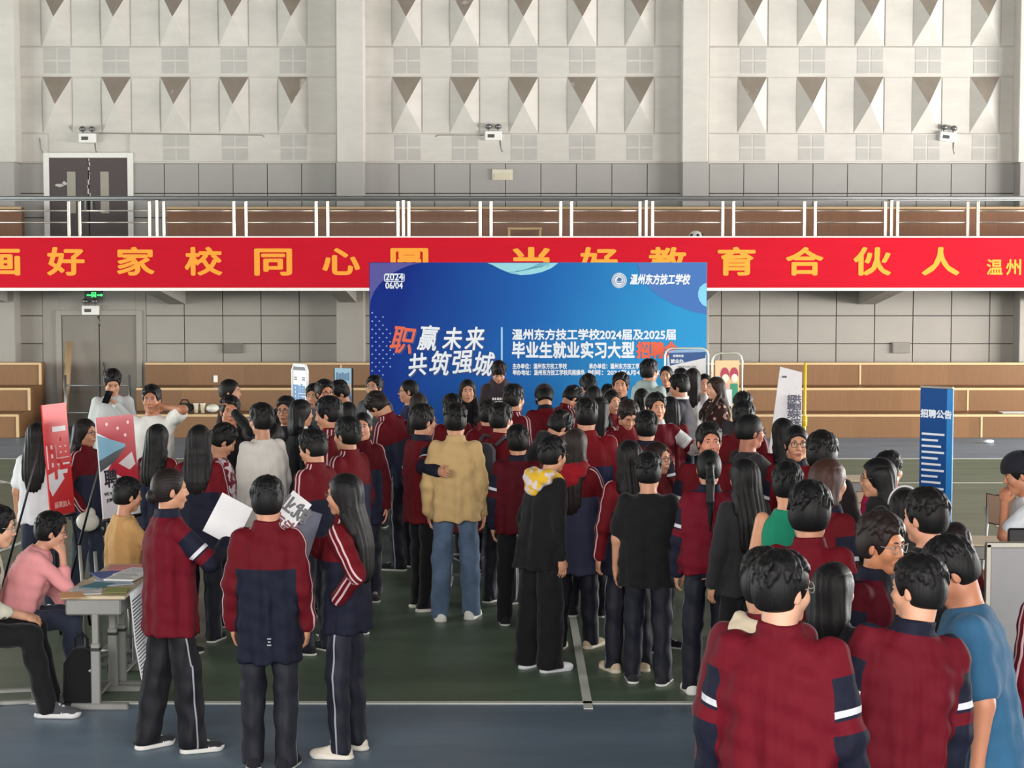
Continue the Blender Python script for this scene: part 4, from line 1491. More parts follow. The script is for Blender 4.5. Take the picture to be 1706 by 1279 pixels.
    V, Q = f.nets()
    # coordinates for the pattern of the cloth
    xs, ys, zs = V[:, 0], V[:, 1], V[:, 2]
    d_trunk = trunk(xs, ys, zs)
    best = np.full(len(V), 9.0, np.float32); T_ = np.zeros(len(V), np.float32); OFF = np.full(len(V), 0.5, np.float32)
    for side, ps in sl:
        a = arms[side]
        if kind == 'tee': continue
        L1, L2 = float(np.linalg.norm(a['E'] - a['S'])), float(np.linalg.norm(a['W'] - a['E']))
        for i, p in enumerate(ps):
            d = p(xs, ys, zs)
            ba = p.b - p.a
            t = np.clip(((V - p.a) @ ba) / float(ba @ ba), 0, 1)
            tt = (t * L1 if i == 0 else L1 + t * L2) / (L1 + L2)
            bdir = unit(ba)
            outv = TM @ V3(side, 0, 0) + (V3(0, 0, 0))
            if abs(float(outv @ bdir)) > 0.8: outv = TM @ V3(0, 0, 1)
            outv = unit(outv - bdir * float(outv @ bdir))
            offd = np.cross(bdir, outv)
            if float(offd @ (TM @ V3(0, 1, 0))) < 0: offd = -offd
            rel = V - (p.a + t[:, None] * ba)
            off = rel @ offd
            off = np.where(rel @ outv > 0, off, 0.5 * np.sign(off))
            m = d < best
            best = np.where(m, d, best); T_ = np.where(m, tt, T_); OFF = np.where(m, off, OFF)
    loc = np.stack([np.asarray(c_) for c_ in stk.local(xs - drop[0], ys - drop[1], zs - drop[2])], 1) / k
    sw = np.clip(d_trunk - best - 0.006, -0.2, 0.2)
    shoulder = (sw <= 0) & (np.abs(loc[:, 0]) > 0.07)
    OFF = np.where(sw > 0, OFF / k, np.where(shoulder, loc[:, 1] + 0.012, 0.5 * np.sign(loc[:, 1] + 0.012)))
    at = {'sleeve': np.stack([sw, T_, OFF], 1), 'body': loc}
    tm = top[1]
    if kind in ('yoke', 'plain'):
        tm = track_jacket(kind, **(top[1] or {}))
        nm = 'track_jacket'
    else:
        nm = {'tee': 't_shirt', 'shirt': 'shirt', 'vest': 'sleeveless_jersey', 'hood': 'hoodie', 'suit': 'suit_jacket', 'coat': 'jacket'}[kind]
    if o.get('garment'): nm = o['garment']
    jk = link_mesh(nm, mesh_np(nm, V, Q, [tm], attrs=at), ob)
    # trousers ----------------------------------------------------------
    bot = o.get('bottom', ('track',))
    tl = o.get('leg', 1.0)
    hz = 0.90 if seat else (0.945 if hem < 0.83 else 0.985)
    tprims = [(Stack([(z * k, a * w * k, b * bb * k, 0, 0) for z, a, b in ((0.83, .145, .100), (0.88, .168, .114), (0.92, .164, .110), (hz, .156, .106))], 2.3), 0.03)]
    if seat: tprims = [(Moved(tprims[0][0], drop), 0.03)]
    for side in (1, -1):
        hipj, kn, an, toe = legs[side]
        foot = an + V3(0, 0, -0.035) * k
        ww = 0.5 + 0.5 * w
        tprims.append((Cap(hipj, kn, 0.083 * k * ww, 0.074 * k * (0.4 + 0.6 * tl)), 0.025 if side > 0 else 0.02))
        tprims.append((Cap(kn, foot, 0.073 * k * (0.4 + 0.6 * tl), 0.062 * k * tl), 0.02))
    lo = np.min([p.lo for p, _ in tprims], 0) - 0.05; hi = np.max([p.hi for p, _ in tprims], 0) + 0.05
    f = Field([axis(lo[i], hi[i], cc * 1.1) for i in range(3)])
    for p, kk in tprims: f.add(p, kk * k)
    f.above(0.035)
    f.warp(lambda X, Y, Z: 0.0038 * (np.sin(Z * 42 + X * 30 + ph[4]) * 0.6 + np.sin(Z * 23 - Y * 40 + ph[5])))
    f.above(0.03)
    V, Q = f.nets()
    g0 = np.zeros((len(V), 3), np.float32)
    bestd = np.full(len(V), 9.0)
    for side in (1, -1):
        hipj, kn, an, toe = legs[side]
        for p0, p1 in ((hipj, kn), (kn, an)):
            cpp = Cap(p0, p1, 0.08 * k, 0.07 * k)
            d = cpp(V[:, 0], V[:, 1], V[:, 2])
            ba = p1 - p0
            t = np.clip(((V - p0) @ ba) / float(ba @ ba), 0, 1)
            rel = V - (p0 + t[:, None] * ba)
            m = d < bestd
            fwd = unit(np.cross(V3(1, 0, 0), ba)) if seat else V3(0, 1, 0)
            g0[m] = np.stack([side * rel[:, 0], t, rel @ fwd], 1)[m]
            bestd = np.where(m, d, bestd)
    bm = piped_trousers(*bot[1:]) if bot[0] == 'track' else bot[1]
    tn = 'track_trousers' if bot[0] == 'track' else ('jeans' if bot[0] == 'jeans' else 'trousers')
    link_mesh(tn, mesh_np(tn, V, Q, [bm], attrs={'sleeve': g0}), ob)
    # shoes -------------------------------------------------------------
    su, ss, ch = o.get('shoes', ((30, 30, 34), (205, 202, 196), False))
    for side in (1, -1):
        hipj, kn, an, toe = legs[side]
        so = bpy.data.objects.new('shoe', shoe_mesh(su, ss, ch))
        COL.objects.link(so); so.parent = ob
        q = k * (1.0 if sex == 'm' else 0.92)
        so.matrix_local = Matrix.Translation((float(an[0]), float(an[1]) + 0.02 * q, 0.0)) @ Matrix.Rotation(R(-toe), 4, 'Z') @ Matrix.Scale(q, 4)
    # extras ------------------------------------------------------------
    M4 = Matrix.Translation(Vector([float(x) for x in HC])) @ Matrix([[float(x) for x in r_] for r_ in HM]).to_4x4() @ Matrix.Scale(hk, 4)
    if o.get('glasses'):
        gob = bpy.data.objects.new('glasses', glasses_mesh(o['glasses'], 0.0017 if near else 0.0021))
        COL.objects.link(gob); gob.parent = ob; gob.matrix_local = M4
    if o.get('cap'):
        f = Field([axis(-0.13, 0.13, hc), axis(-0.15, 0.22, hc), axis(-0.02, 0.18, hc)])
        f.add(Ell((0, -0.012, 0.042), (0.100, 0.117, 0.108)), 0.01)
        f.F = np.maximum(f.F, (0.034 + 0.10 * np.abs(0) ) - f.ax[2][None, None, :] - 0.06 * f.ax[1][None, :, None])
        if o['cap'][1] == 'brim': f.add(Ell((0, 0.135, 0.048), (0.078, 0.068, 0.007), rotm(-14, 0, 0)), 0.012)
        CV, CQ = f.nets()
        link_mesh('cap' if o['cap'][1] == 'brim' else 'knitted_cap', mesh_np('cap', (CV * hk) @ HM.T + HC, CQ, [fabric('cap_cloth', o['cap'][0])]), ob)
    if o.get('headband'):
        b = MB().tube([(0.0945 * math.cos(a_), -0.020, 0.036 + 0.1115 * math.sin(a_)) for a_ in [math.pi * i / 16 for i in range(17)]], 0.0065, 8)
        hb_ = b.build('headband', plain('headband_plastic', o['headband'], 0.35), ob); hb_.matrix_local = M4
    if o.get('hood'):
        f = Field([axis(-0.2, 0.2, cc * 0.8), axis(-0.26, 0.14, cc * 0.8), axis(1.22, 1.56, cc * 0.8)])
        hx_ = o.get('hoodx', 0.0)
        f.add(Cap((-0.075, -0.105, 1.405), (0.075, -0.105, 1.405), 0.062, 0.062), 0.03)
        f.add(Ell((0, -0.140, 1.345), (0.085, 0.045, 0.080)), 0.03)
        for sx in (-1, 1):
            f.add(Cap((sx * 0.090, -0.07, 1.445), (sx * 0.075, 0.060, 1.405), 0.038, 0.026), 0.02)
        f.cut(Ell((0, -0.055, 1.485), (0.070, 0.085, 0.075)), 0.012)
        f.warp(lambda X, Y, Z: 0.004 * np.sin(Z * 95 + X * 30 + ph[0]) + 0 * Y)
        CV, CQ = f.nets()
        CV = ((CV * k - PIV) @ TM.T) + PIV + drop
        link_mesh('hood', mesh_np('hood', CV, CQ, [o['hood']]), ob)
    loc_pt = lambda p: Vector([float(x) for x in tr(p)])
    if o.get('badge'):
        bd = MB().tube([(0, 0, 0), (0, 0.006, 0)], 0.022 * k, 14).build('badge', plain('badge_white', (225, 222, 220), 0.6), ob)
        bd.location = loc_pt((0.085, 0.148 * bb * o.get('loose', 1.0), 1.24))
        bd2 = MB().tube([(0, 0.003, 0), (0, 0.008, 0)], 0.012 * k, 12).build('emblem', plain('badge_dark', (90, 60, 70), 0.6), bd)
    if o.get('print'):
        b = MB()
        pr = random.Random(idx)
        for i in range(o['print'][1]):
            z = 0.05 - 0.045 * i
            x = -0.09
            while x < 0.08:
                w_ = pr.uniform(0.016, 0.034)
                b.box(x, x + w_, -0.004, 0.004, z - 0.015, z + 0.015); x += w_ + 0.008
        pb = b.build('chest_print', plain('print_' + str(o['print'][0]), o['print'][0], 0.7, var=0), ob)
        pb.location = loc_pt((0, 0.130 * bb, 1.20))
    mw = Matrix.Translation(root) @ Matrix.Rotation(rz, 4, 'Z')
    info = dict(ob=ob, mw=mw, hands={s_: (mw @ Vector([float(x) for x in g_[0]]), (mw.to_3x3() @ Vector([float(x) for x in g_[1]])), (mw.to_3x3() @ Vector([float(x) for x in g_[2]])), (mw.to_3x3() @ Vector([float(x) for x in g_[3]]))) for s_, g_ in hands.items()},
                pt=lambda p: mw @ loc_pt(p), arms=[[mw @ Vector([float(x) for x in a_[q_]]) for q_ in ('S', 'E', 'W')] + [mw @ Vector([float(x) for x in hands[sd_][0]])] for sd_, a_ in arms.items()], s=s_px, head=mw @ Vector([float(x) for x in HC]), root=root, rz=rz, k=k)
    PEOPLE.append(info)
    return info
class Moved:
    """a trunk shifted by d (a seated figure)"""
    def __init__(s, p, d):
        s.p, s.d, s.lo, s.hi = p, d, p.lo, p.hi
        c = np.array([[x, y, z] for x in (-0.3, 0.3) for y in (-0.25, 0.25) for z in (float(p.r[0, 0]), float(p.r[-1, 0]))], np.float32)
        c = (c - p.p) @ p.M.T + p.p + d
        s.lo, s.hi = c.min(0), c.max(0)
    def __call__(s, X, Y, Z):
        return s.p(X - s.d[0], Y - s.d[1], Z - s.d[2])
# ------------------------------------------------------------------ the crowd
W_SH = ((222, 220, 214), (214, 212, 206), True)
T_SH = ((196, 176, 148), (206, 196, 176), True)
K_SH = ((28, 28, 32), (206, 204, 198), False)
D_SH = ((26, 26, 28), (40, 40, 42), False)
FAB = lambda n, c, **k: fabric(n, c, **k)
WHITE, BLACK, CHAR = FAB('white_cotton', (224, 222, 216)), FAB('black_cotton', (15, 15, 17)), FAB('charcoal_cotton', (38, 37, 40))
DENIM = ('jeans', FAB('blue_denim', (72, 88, 110), pattern='denim'))
DKDEN = ('jeans', FAB('dark_denim', (36, 42, 56), pattern='denim'))
BLK_T = ('trousers', FAB('black_trousers', (17, 17, 20)))
GRY_T = ('trousers', FAB('charcoal_trousers', (44, 46, 52)))
TRACK = ('track',)
YO, PL = ('yoke', None), ('plain', None)
YS = ('yoke', dict(navy=(52, 56, 78)))           # paler, slate-blue body
YL = ('yoke', dict(navy=(72, 74, 100)))          # lavender-blue body
TEE = lambda n, c, **k: ('tee', FAB(n, c, **k))
SHIRT = lambda n, c, **k: ('shirt', FAB(n, c, **k))
BRN, DBRN = (44, 27, 20), (28, 21, 18)
sh, fl, lo, lf, po, bu, bo, bz = ('short',), ('fluffy',), ('long',), ('longfront',), ('ponytail',), ('bun',), ('bob',), ('buzz',)
BK, SV, TN = (22, 22, 24), (150, 146, 136), (90, 70, 60)
TAN = (178, 124, 96)
P = person
# by the lower door and behind the poster easels
phone_man = P(187, 616, 165, 1.78, 'm', SHIRT('pale_grey_linen', (196, 199, 198)), fl, 'young man in pale grey shirt looking down at his phone by the lower door', head=(0, 28, 0), l=((0.02, 0.27, 1.36), (0.7, -0.4, -0.7)), bottom=GRY_T, hem=0.72, loose=1.08, curll=0.9)
P(252, 641, 180, 1.72, 'm', TEE('white_tee', (226, 225, 220)), ('short', (14, 13, 14), dict(fringe=0.075)), 'stout man in plain white t-shirt holding one hand up to his ear', wide=1.22, l='ear', bottom=DENIM, skin=TAN, curll=0.8, hem=0.84)
P(384, 631, 98, 1.72, 'm', TEE('dark_maroon_tee', (46, 20, 26)), ('buzz', (14, 13, 14), dict(vol=1.8)), 'man with shaved sides seen in profile against the brown bleachers', bottom=BLK_T)
P(383, 659, 165, 1.70, 'm', SHIRT('black_shirt', (18, 17, 19)), sh, 'man in black shirt covering one eye with his hand', l='eyes', bottom=BLK_T, skin=TAN)
P(372, 707, 62, 1.62, 'm', SHIRT('red_patterned_cloth', (112, 24, 42), pattern='camo'), ('short', (14, 13, 14), dict(messy=0.1)), 'student in red and pale patterned top with head bowed, beside the hand-over-eye man', head=(10, 30, 0), bottom=TRACK)
P(398, 709, 4, 1.50, 'f', YO, lo, 'long-haired student in striped red jacket hidden behind the white shirt', bottom=TRACK, bend=6)
girl_a = P(333, 706, 6, 1.68, 'f', YO, ('long', (14, 13, 14), dict(length=0.32)), 'long-haired girl with back turned in wide red and black-navy jacket', loose=1.12, hem=0.66)
P(264, 705, 18, 1.57, 'f', YS, ('long', (14, 13, 14), dict(length=0.30)), 'long-haired girl in red and slate-blue jacket in front of the stout man', loose=1.08)
P(434, 671, -42, 1.74, 'm', SHIRT('white_long_shirt', (226, 222, 214)), ('short', (16, 15, 15), dict(messy=0.2)), 'man in long loose white shirt with his back half turned', hem=0.74, loose=1.12, bottom=GRY_T, flare=1.14, glasses=SV)
P(443, 680, 178, 1.56, 'f', YO, po, 'small girl in glasses peeking out behind the white-shirted man', glasses=BK)
P(476, 660, 195, 1.62, 'm', TEE('dark_tee', (30, 30, 36)), sh, 'dark-haired man in glasses half hidden behind the white phone-shaped sign', glasses=BK, bottom=BLK_T)
P(468, 679, 42, 1.58, 'f', PL, bo, 'student with dark bob raising a hand to her face beside the white shirt', r='ear', head=(10, 10, 0))
P(454, 706, 30, 1.58, 'f', ('yoke', dict(red=(112, 16, 44))), bo, 'dark-bobbed student bending close beside the white-shirted man', head=(15, 20, 0), bend=24)
P(503, 664, 62, 1.66, 'f', ('suit', open_jacket((22, 22, 26), (215, 214, 210))), ('bob', (12, 11, 12), dict(vol=1.1)), 'girl with black bob in black blazer in front of the phone-shaped sign', bottom=BLK_T)
P(546, 661, -82, 1.80, 'm', YO, sh, 'tall boy in red jacket seen in profile among the students by the signs', head=(0, 10, 0))
P(579, 668, -12, 1.62, 'f', YO, lo, 'long-haired girl standing just behind the tall boy in profile')
P(577, 694, -58, 1.72, 'm', YS, ('short', (13, 12, 13), dict(messy=0.2)), 'boy in black glasses and striped red jacket in front of the tall boy', glasses=BK, hem=0.72, loose=1.08)
P(604, 686, 183, 1.62, 'f', ('yoke', dict(red=(112, 20, 34), navy=(50, 54, 74))), ('ponytail', (14, 13, 14), dict(fringe=0.07)), 'smiling girl facing forward with white badge on her red jacket', badge=True, hem=0.70, loose=1.05, skin=(205, 150, 124))
P(520, 716, -58, 1.66, 'm', YO, ('short', (15, 14, 15), dict(messy=0.7)), 'short boy in striped jacket looking away behind the girl with the brochure', head=(-10, 12, 0))
P(541, 632, 150, 1.70, 'm', SHIRT('grey_blue_shirt', (80, 84, 92)), sh, 'older man in glasses between the phone-shaped sign and the photo poster', glasses=BK, bottom=GRY_T, skin=TAN)
P(523, 639, 195, 1.62, 'm', TEE('dark_grey_tee', (48, 46, 48)), sh, 'man mostly hidden beside the older man in glasses', bottom=BLK_T)
P(565, 634, -112, 1.64, 'm', SHIRT('bright_white_shirt', (228, 228, 226)), sh, 'man in bright white shirt bending in front of the photo poster', bend=14, bottom=GRY_T, head=(0, 15, 0))
P(623, 625, 200, 1.66, 'm', ('suit', open_jacket((82, 84, 88), (220, 218, 214))), sh, 'man in grey jacket over white shirt at the edge of the blue board', glasses=SV, bottom=GRY_T, head=(0, -6, 0))
P(630, 653, -62, 1.74, 'm', YS, ('short', (24, 20, 19)), 'boy in striped red jacket leaning over with head down by the blue board', bend=16, lean=-8, head=(0, 34, 0), l='front', r='front')
P(680, 632, -95, 1.64, 'm', TEE('navy_polo', (34, 40, 78)), bz, 'crop-haired man in glasses and navy polo seen in profile before the board', glasses=BK, bottom=BLK_T)
P(698, 653, 5, 1.60, 'f', YO, ('long', (34, 27, 24), dict(length=0.3)), 'brown-haired girl facing the board behind the white-collared boy')
hug_boy = P(706, 673, 58, 1.71, 'm', ('plain', dict(open_front=(220, 216, 210))), ('short', (16, 15, 15), dict(messy=0.25)), 'boy in glasses with white collar resting a hand on the beige jacket', glasses=TN, r=((0.585, -0.185, 1.23), (0.4, -0.8, -0.6)), palmr=(-0.85, 0.53, 0), curlr=0.2, hem=0.74, bottom=BLK_T, shoes=((24, 24, 28), (214, 210, 200), True), loose=1.05)
P(752, 656, -28, 1.62, 'm', YO, ('short', (14, 13, 14), dict(messy=0.6)), 'student with thick short hair partly hidden behind the beige jacket')
P(759, 672, 4, 1.75, 'm', ('coat', FAB('beige_cloth', (186, 156, 108), fold=0.8)), ('fluffy', (13, 12, 13), dict(vol=1.0, messy=0.8)), 'person in loose beige jacket and blue jeans with back turned', bottom=DENIM, shoes=W_SH, hem=0.80, loose=1.12, folds=1.7, garment='beige_jacket', leg=1.15, stance=(0.12, 0.05))
P(779, 631, 175, 1.66, 'f', ('plain', dict(open_front=(18, 18, 20))), lf, 'girl with long straight black hair facing forward before the blue board', bottom=BLK_T)
P(831, 602, 178, 1.72, 'm', ('hood', FAB('dark_brown_fleece', (50, 40, 44))), ('short', (24, 15, 14), dict(fringe=0.03, messy=0.1)), 'person in dark brown hoodie with white chest print looking down', head=(0, 32, 0), print=((225, 224, 222), 3), l='front', r='front', bottom=BLK_T)
P(813, 666, 0, 1.60, 'm', YO, ('short', (20, 17, 17)), 'student facing the hoodie wearer, beside the boy with the grey backpack')
pack_boy = P(836, 671, 40, 1.70, 'm', ('yoke', dict(navy=(60, 68, 92))), ('short', (15, 14, 14), dict(messy=0.5)), 'boy in red and blue-grey jacket carrying a grey backpack', hem=0.70, loose=1.05)
P(857, 640, 46, 1.72, 'm', YO, sh, 'boy in striped red jacket standing in front of the hoodie wearer', hem=0.72)
P(907, 641, -8, 1.66, 'm', PL, ('short', (14, 13, 14)), 'student in dark cap bending forward before the blue board', bend=16, head=(0, 22, 0), cap=((34, 28, 34), 'brim'), l='table', r='table')
P(933, 684, 62, 1.66, 'm', ('hood', FAB('black_fleece', (26, 25, 28))), ('short', (14, 13, 14), dict(messy=0.3)), 'broad person in black hoodie leaning toward the crowd', bend=22, lean=6, wide=1.1, bottom=BLK_T, head=(0, 12, 0))
P(863, 707, 4, 1.57, 'm', ('plain', dict(red=(104, 18, 34))), ('short', (13, 12, 13), dict(messy=0.2)), 'short-haired student in maroon jacket with white cuff band beside the yellow-hooded girl', hem=0.80, bottom=BLK_T)
P(922, 727, 52, 1.67, 'f', ('shirt', BLACK), ('fluffy', (13, 13, 14), dict(messy=0.9)), 'girl in all black with a yellow patterned hood and wide trousers', glasses=BK, bend=10, head=(0, -6, 0), hood=FAB('yellow_print_cloth', (214, 172, 44), pattern='camo'), bottom=BLK_T, leg=1.55, shoes=((226, 226, 228), (214, 216, 220), True), hem=0.74, garment='black_top', loose=1.05)
P(960, 712, 24, 1.66, 'f', YL, ('long', (36, 28, 26), dict(length=0.42)), 'girl with long brown hair in lavender-blue jacket with red hood', hood=FAB('red_hood_cloth', (158, 24, 38)), hem=0.60, loose=1.1, r='front', shoes=T_SH, stance=(0.10, 0.09))
P(980, 624, -25, 1.64, 'm', PL, sh, 'dark-haired student bending his head right under the board lettering', head=(0, 20, 0), bend=8)
P(953, 643, 62, 1.58, 'm', YO, sh, 'boy in navy-collared red jacket bowing beside the capped student', head=(0, 34, 0), bend=14, l='front', r='front')
P(988, 641, -6, 1.64, 'f', YO, bo, 'dark-bobbed student standing behind the broad boy in red and navy')
P(977, 663, 0, 1.78, 'm', ('yoke', dict(red=(150, 24, 36), navy=(44, 50, 84))), ('short', (14, 13, 14), dict(messy=0.3)), 'broad boy with back turned in bright red and navy jacket', wide=1.2, hem=0.70)
P(1034, 620, 188, 1.72, 'm', PL, sh, 'boy in maroon jacket facing forward at the end of the board lettering', skin=(190, 136, 108))
P(1013, 640, 12, 1.56, 'm', YO, sh, 'small dark head of a student in front of the maroon-jacketed boy')
P(1020, 649, 150, 1.60, 'f', YO, ('longfront', (15, 13, 13)), 'girl with headband and hair over her shoulders in the middle of the crowd', headband=(60, 56, 56))
P(1001, 660, 32, 1.62, 'f', YO, ('long', (20, 17, 17)), 'dark long-haired girl between the broad boy and the headband girl')
P(1046, 668, 162, 1.66, 'm', YO, ('fluffy', (34, 25, 22)), 'brown-haired boy looking down in the middle of the crowd', head=(0, 34, 0), l='front', r='front')
P(1083, 598, 38, 1.78, 'm', ('hood', FAB('pale_grey_green_fleece', (166, 180, 178))), sh, 'person in pale grey-green hoodie standing at the board edge', bottom=GRY_T, head=(15, 0, 0))
P(1110, 609, 195, 1.62, 'f', TEE('black_blouse', (24, 22, 26)), ('ponytail', (14, 13, 14), dict(fringe=0.08)), 'woman in black top beside the grey-green hoodie', bottom=BLK_T)
P(1131, 623, -72, 1.72, 'm', ('suit', open_jacket((44, 42, 50), (226, 224, 220))), sh, 'man in dark suit with white collar seen in profile', bottom=BLK_T, head=(0, 12, 0), r='front', l='front', hem=0.70)
P(1155, 612, 22, 1.70, 'f', TEE('white_blouse', (226, 224, 222)), ('long', (24, 18, 18), dict(length=0.24)), 'woman in white top with dark hair turned to the school stand', bottom=GRY_T)
P(1136, 612, 160, 1.66, 'f', TEE('pale_blouse', (200, 190, 186)), bu, 'woman with tied-up hair almost hidden behind the suited man', bottom=GRY_T)
P(1174, 622, 182, 1.62, 'f', TEE('black_tee', (18, 18, 20)), ('ponytail', (15, 14, 14), dict(fringe=0.08)), 'woman in black t-shirt with white print beside the floral dress', print=((226, 224, 220), 3), bottom=BLK_T, skin=(206, 156, 130))
P(1191, 627, -112, 1.64, 'f', SHIRT('dark_floral_cloth', (58, 36, 34), pattern='flowers'), ('longfront', (40, 27, 24)), 'smiling woman with long brown hair in dark floral dress', bottom=BLK_T, hem=0.62, skin=(208, 158, 132), l='pocket')
P(1069, 646, 0, 1.60, 'f', YO, ('ponytail', (15, 14, 14), dict(length=0.40)), 'girl with long dark ponytail behind the laughing boy in white sleeves')
P(1094, 654, 168, 1.74, 'm', ('plain', dict(red=(120, 18, 36), navy=(214, 212, 212))), ('short', (15, 14, 14), dict(messy=0.3)), 'laughing boy in maroon jacket with white sleeves and a round badge', badge=True, l='sidereach', r='front', skin=(202, 148, 118))
P(1116, 659, -5, 1.58, 'f', PL, bo, 'dark-haired girl close behind the laughing boy, before the suited man')
P(1077, 684, 4, 1.66, 'm', PL, ('fluffy', (14, 13, 14), dict(messy=0.8)), 'messy-haired student in maroon jacket facing the laughing boy')
P(1097, 735, 128, 1.62, 'f', YO, ('bob', (30, 20, 18)), 'girl in round glasses with brown bob turned toward the ponytail girl', glasses=TN)
P(1047, 731, -14, 1.64, 'f', YO, ('long', (13, 12, 13), dict(length=0.26, vol=1.25)), 'girl with thick black hair in striped jacket beside the black t-shirt', hem=0.72, shoes=T_SH)
P(1081, 754, 8, 1.56, 'm', ('tee', BLACK), ('fluffy', (14, 14, 16), dict(messy=0.8)), 'messy-haired student in plain black t-shirt with back turned', bottom=TRACK, shoes=((40, 40, 44), (226, 224, 220), False), wide=1.14, loose=1.1, hem=0.74)
P(1182, 704, 174, 1.72, 'm', PL, ('short', (17, 16, 16), dict(messy=0.5)), 'squinting boy in maroon jacket facing forward above the ponytail girl', wide=1.12, skin=(196, 132, 108))
P(1181, 748, 2, 1.65, 'f', ('plain', dict(red=(138, 20, 44))), ('ponytail', (13, 13, 14), dict(length=0.40)), 'girl with low ponytail in crimson jacket with her back turned', hem=0.86, loose=1.2, flare=0.92, shoes=((226, 224, 220), (214, 210, 204), False))
P(1251, 689, 74, 1.74, 'm', TEE('charcoal_tee', (42, 41, 44)), ('buzz', (13, 13, 14), dict(vol=2.0)), 'stout boy in charcoal t-shirt and black glasses seen in profile', wide=1.2, glasses=BK, bottom=TRACK, r='table', skin=(176, 116, 94))
P(1240, 667, 26, 1.72, 'm', YO, ('short', (13, 13, 14), dict(messy=0.3)), 'boy in striped red jacket just behind the charcoal t-shirt')
P(1238, 653, 8, 1.62, 'm', TEE('dark_grey_top', (48, 46, 50)), ('fluffy', (17, 17, 18)), 'dark tousled head farther back, between the floral dress and the white banner', bottom=BLK_T)
P(1238, 761, -22, 1.62, 'f', ('coat', CHAR), ('long', (13, 12, 13), dict(length=0.42, vol=1.2)), 'girl with long black hair in charcoal jacket beside the ponytail girl', bottom=BLK_T)
P(1303, 695, -18, 1.64, 'f', PL, ('long', (16, 15, 16), dict(length=0.28)), 'long-haired girl in maroon jacket in front of the tall white banner')
P(1327, 708, 190, 1.70, 'm', PL, ('buzz', (13, 13, 14), dict(vol=2.2)), 'boy in glasses and maroon jacket facing forward below the white banner', glasses=BK, head=(-12, 0, 0))
P(1370, 718, 12, 1.78, 'm', TEE('dark_brown_tee', (42, 34, 34)), ('fluffy', (15, 14, 14), dict(vol=1.35)), 'boy with thick fluffy hair and bare tanned neck facing the desks', headk=1.06, skin=TAN, bottom=TRACK)
P(1383, 762, 58, 1.68, 'f', PL, ('bob', (52, 30, 24)), 'reddish-brown-haired girl in maroon jacket beside the cream desk')
P(1313, 769, 14, 1.68, 'm', ('vest', FAB('green_mesh', (24, 128, 98))), ('short', (13, 13, 14), dict(messy=0.2)), 'boy in green sleeveless basketball jersey', bottom=TRACK, skin=(206, 150, 118), hem=0.76)
P(1350, 801, 16, 1.78, 'm', ('plain', dict(red=(140, 20, 40), collar=(134, 20, 40))), ('fluffy', (14, 13, 14), dict(vol=1.45, messy=0.9)), 'boy with bushy black hair in maroon jacket below the green jersey', headk=1.06)
P(1461, 761, -82, 1.66, 'f', ('hood', FAB('black_hoodie_cloth', (26, 23, 26))), ('long', (12, 11, 12), dict(length=0.46, vol=1.2)), 'girl in glasses with very long black hair and dark printed hoodie', glasses=TN, print=((120, 116, 118), 2), bottom=BLK_T, l='front')
P(1483, 751, 46, 1.62, 'm', ('coat', FAB('magenta_nylon', (186, 28, 84))), sh, 'person in magenta jacket beside the blue roll-up banner', bottom=BLK_T)
P(1507, 811, 6, 1.60, 'f', PL, ('long', (15, 14, 15)), 'girl with pale headband behind the ear-covering boy', headband=(190, 186, 186))
P(1541, 813, -46, 1.72, 'm', ('tee', BLACK), ('short', (16, 15, 15), dict(messy=0.3)), 'boy in black t-shirt standing in front of the blue roll-up banner', wide=1.12, headk=1.06, skin=(206, 150, 122), bottom=BLK_T)
P(1471, 855, 135, 1.76, 'm', ('plain', dict(red=(112, 18, 38), open_front=(30, 28, 34))), ('fluffy', (30, 22, 21), dict(vol=1.15)), 'brown-haired boy in glasses and maroon jacket facing the others', glasses=SV, skin=(186, 126, 92), head=(0, 6, 0))
P(1306, 917, 24, 1.82, 'm', ('plain', dict(red=(136, 20, 42), collar=(130, 20, 40))), ('short', (14, 13, 14), dict(messy=0.4)), 'broad boy in silver glasses and maroon jacket beside the cream hood', wide=1.2, folds=1.5, glasses=SV, head=(34, 0, 0), hem=0.74, skin=(206, 160, 134))
P(1273, 913, 8, 1.74, 'm', ('coat', FAB('dark_red_cloth', (100, 20, 34))), ('short', (16, 15, 15)), 'person in cream hood half hidden behind the boy in silver glasses', hood=FAB('cream_fleece', (214, 198, 172)))
P(1392, 934, 40, 1.58, 'f', ('coat', FAB('black_coat', (24, 22, 26))), ('bob', (17, 15, 16)), 'dark-haired student squeezed between two maroon-jacketed boys', bottom=BLK_T)
P(1528, 925, -8, 1.74, 'm', ('plain', dict(red=(128, 20, 40))), ('short', (15, 14, 15), dict(messy=0.3)), 'boy in maroon jacket with black collar tilting his head toward the group', wide=1.12, folds=1.5, lean=9, head=(-42, 8, 0), headk=0.95, skin=(204, 152, 124))
P(1584, 896, -76, 1.78, 'm', TEE('blue_tee', (44, 88, 120)), ('short', (14, 13, 14), dict(messy=0.2)), 'heavy man in plain blue t-shirt looking down', wide=1.24, bend=10, head=(-10, 18, 0), bottom=BLK_T, skin=(186, 128, 100), loose=1.08)
P(1768, 880, -30, 1.74, 'm', ('yoke', dict(red=(132, 20, 38), navy=(22, 30, 62))), sh, 'student cut off by the picture edge in red and navy jacket', wide=1.15)
P(1698, 753, -88, 1.68, 'm', TEE('pale_grey_tee', (206, 210, 216)), ('short', (14, 13, 14)), 'man in dark knitted cap leaning on the chair back', cap=((24, 25, 34), 'knit'), r='fold', l='chin', bend=16, skin=TAN, bottom=BLK_T)
P(1592, 868, 2, 1.60, 'f', PL, ('long', (28, 20, 20)), 'seated girl with dark brown hair at the cream desk behind the heavy man', seat=0.46)
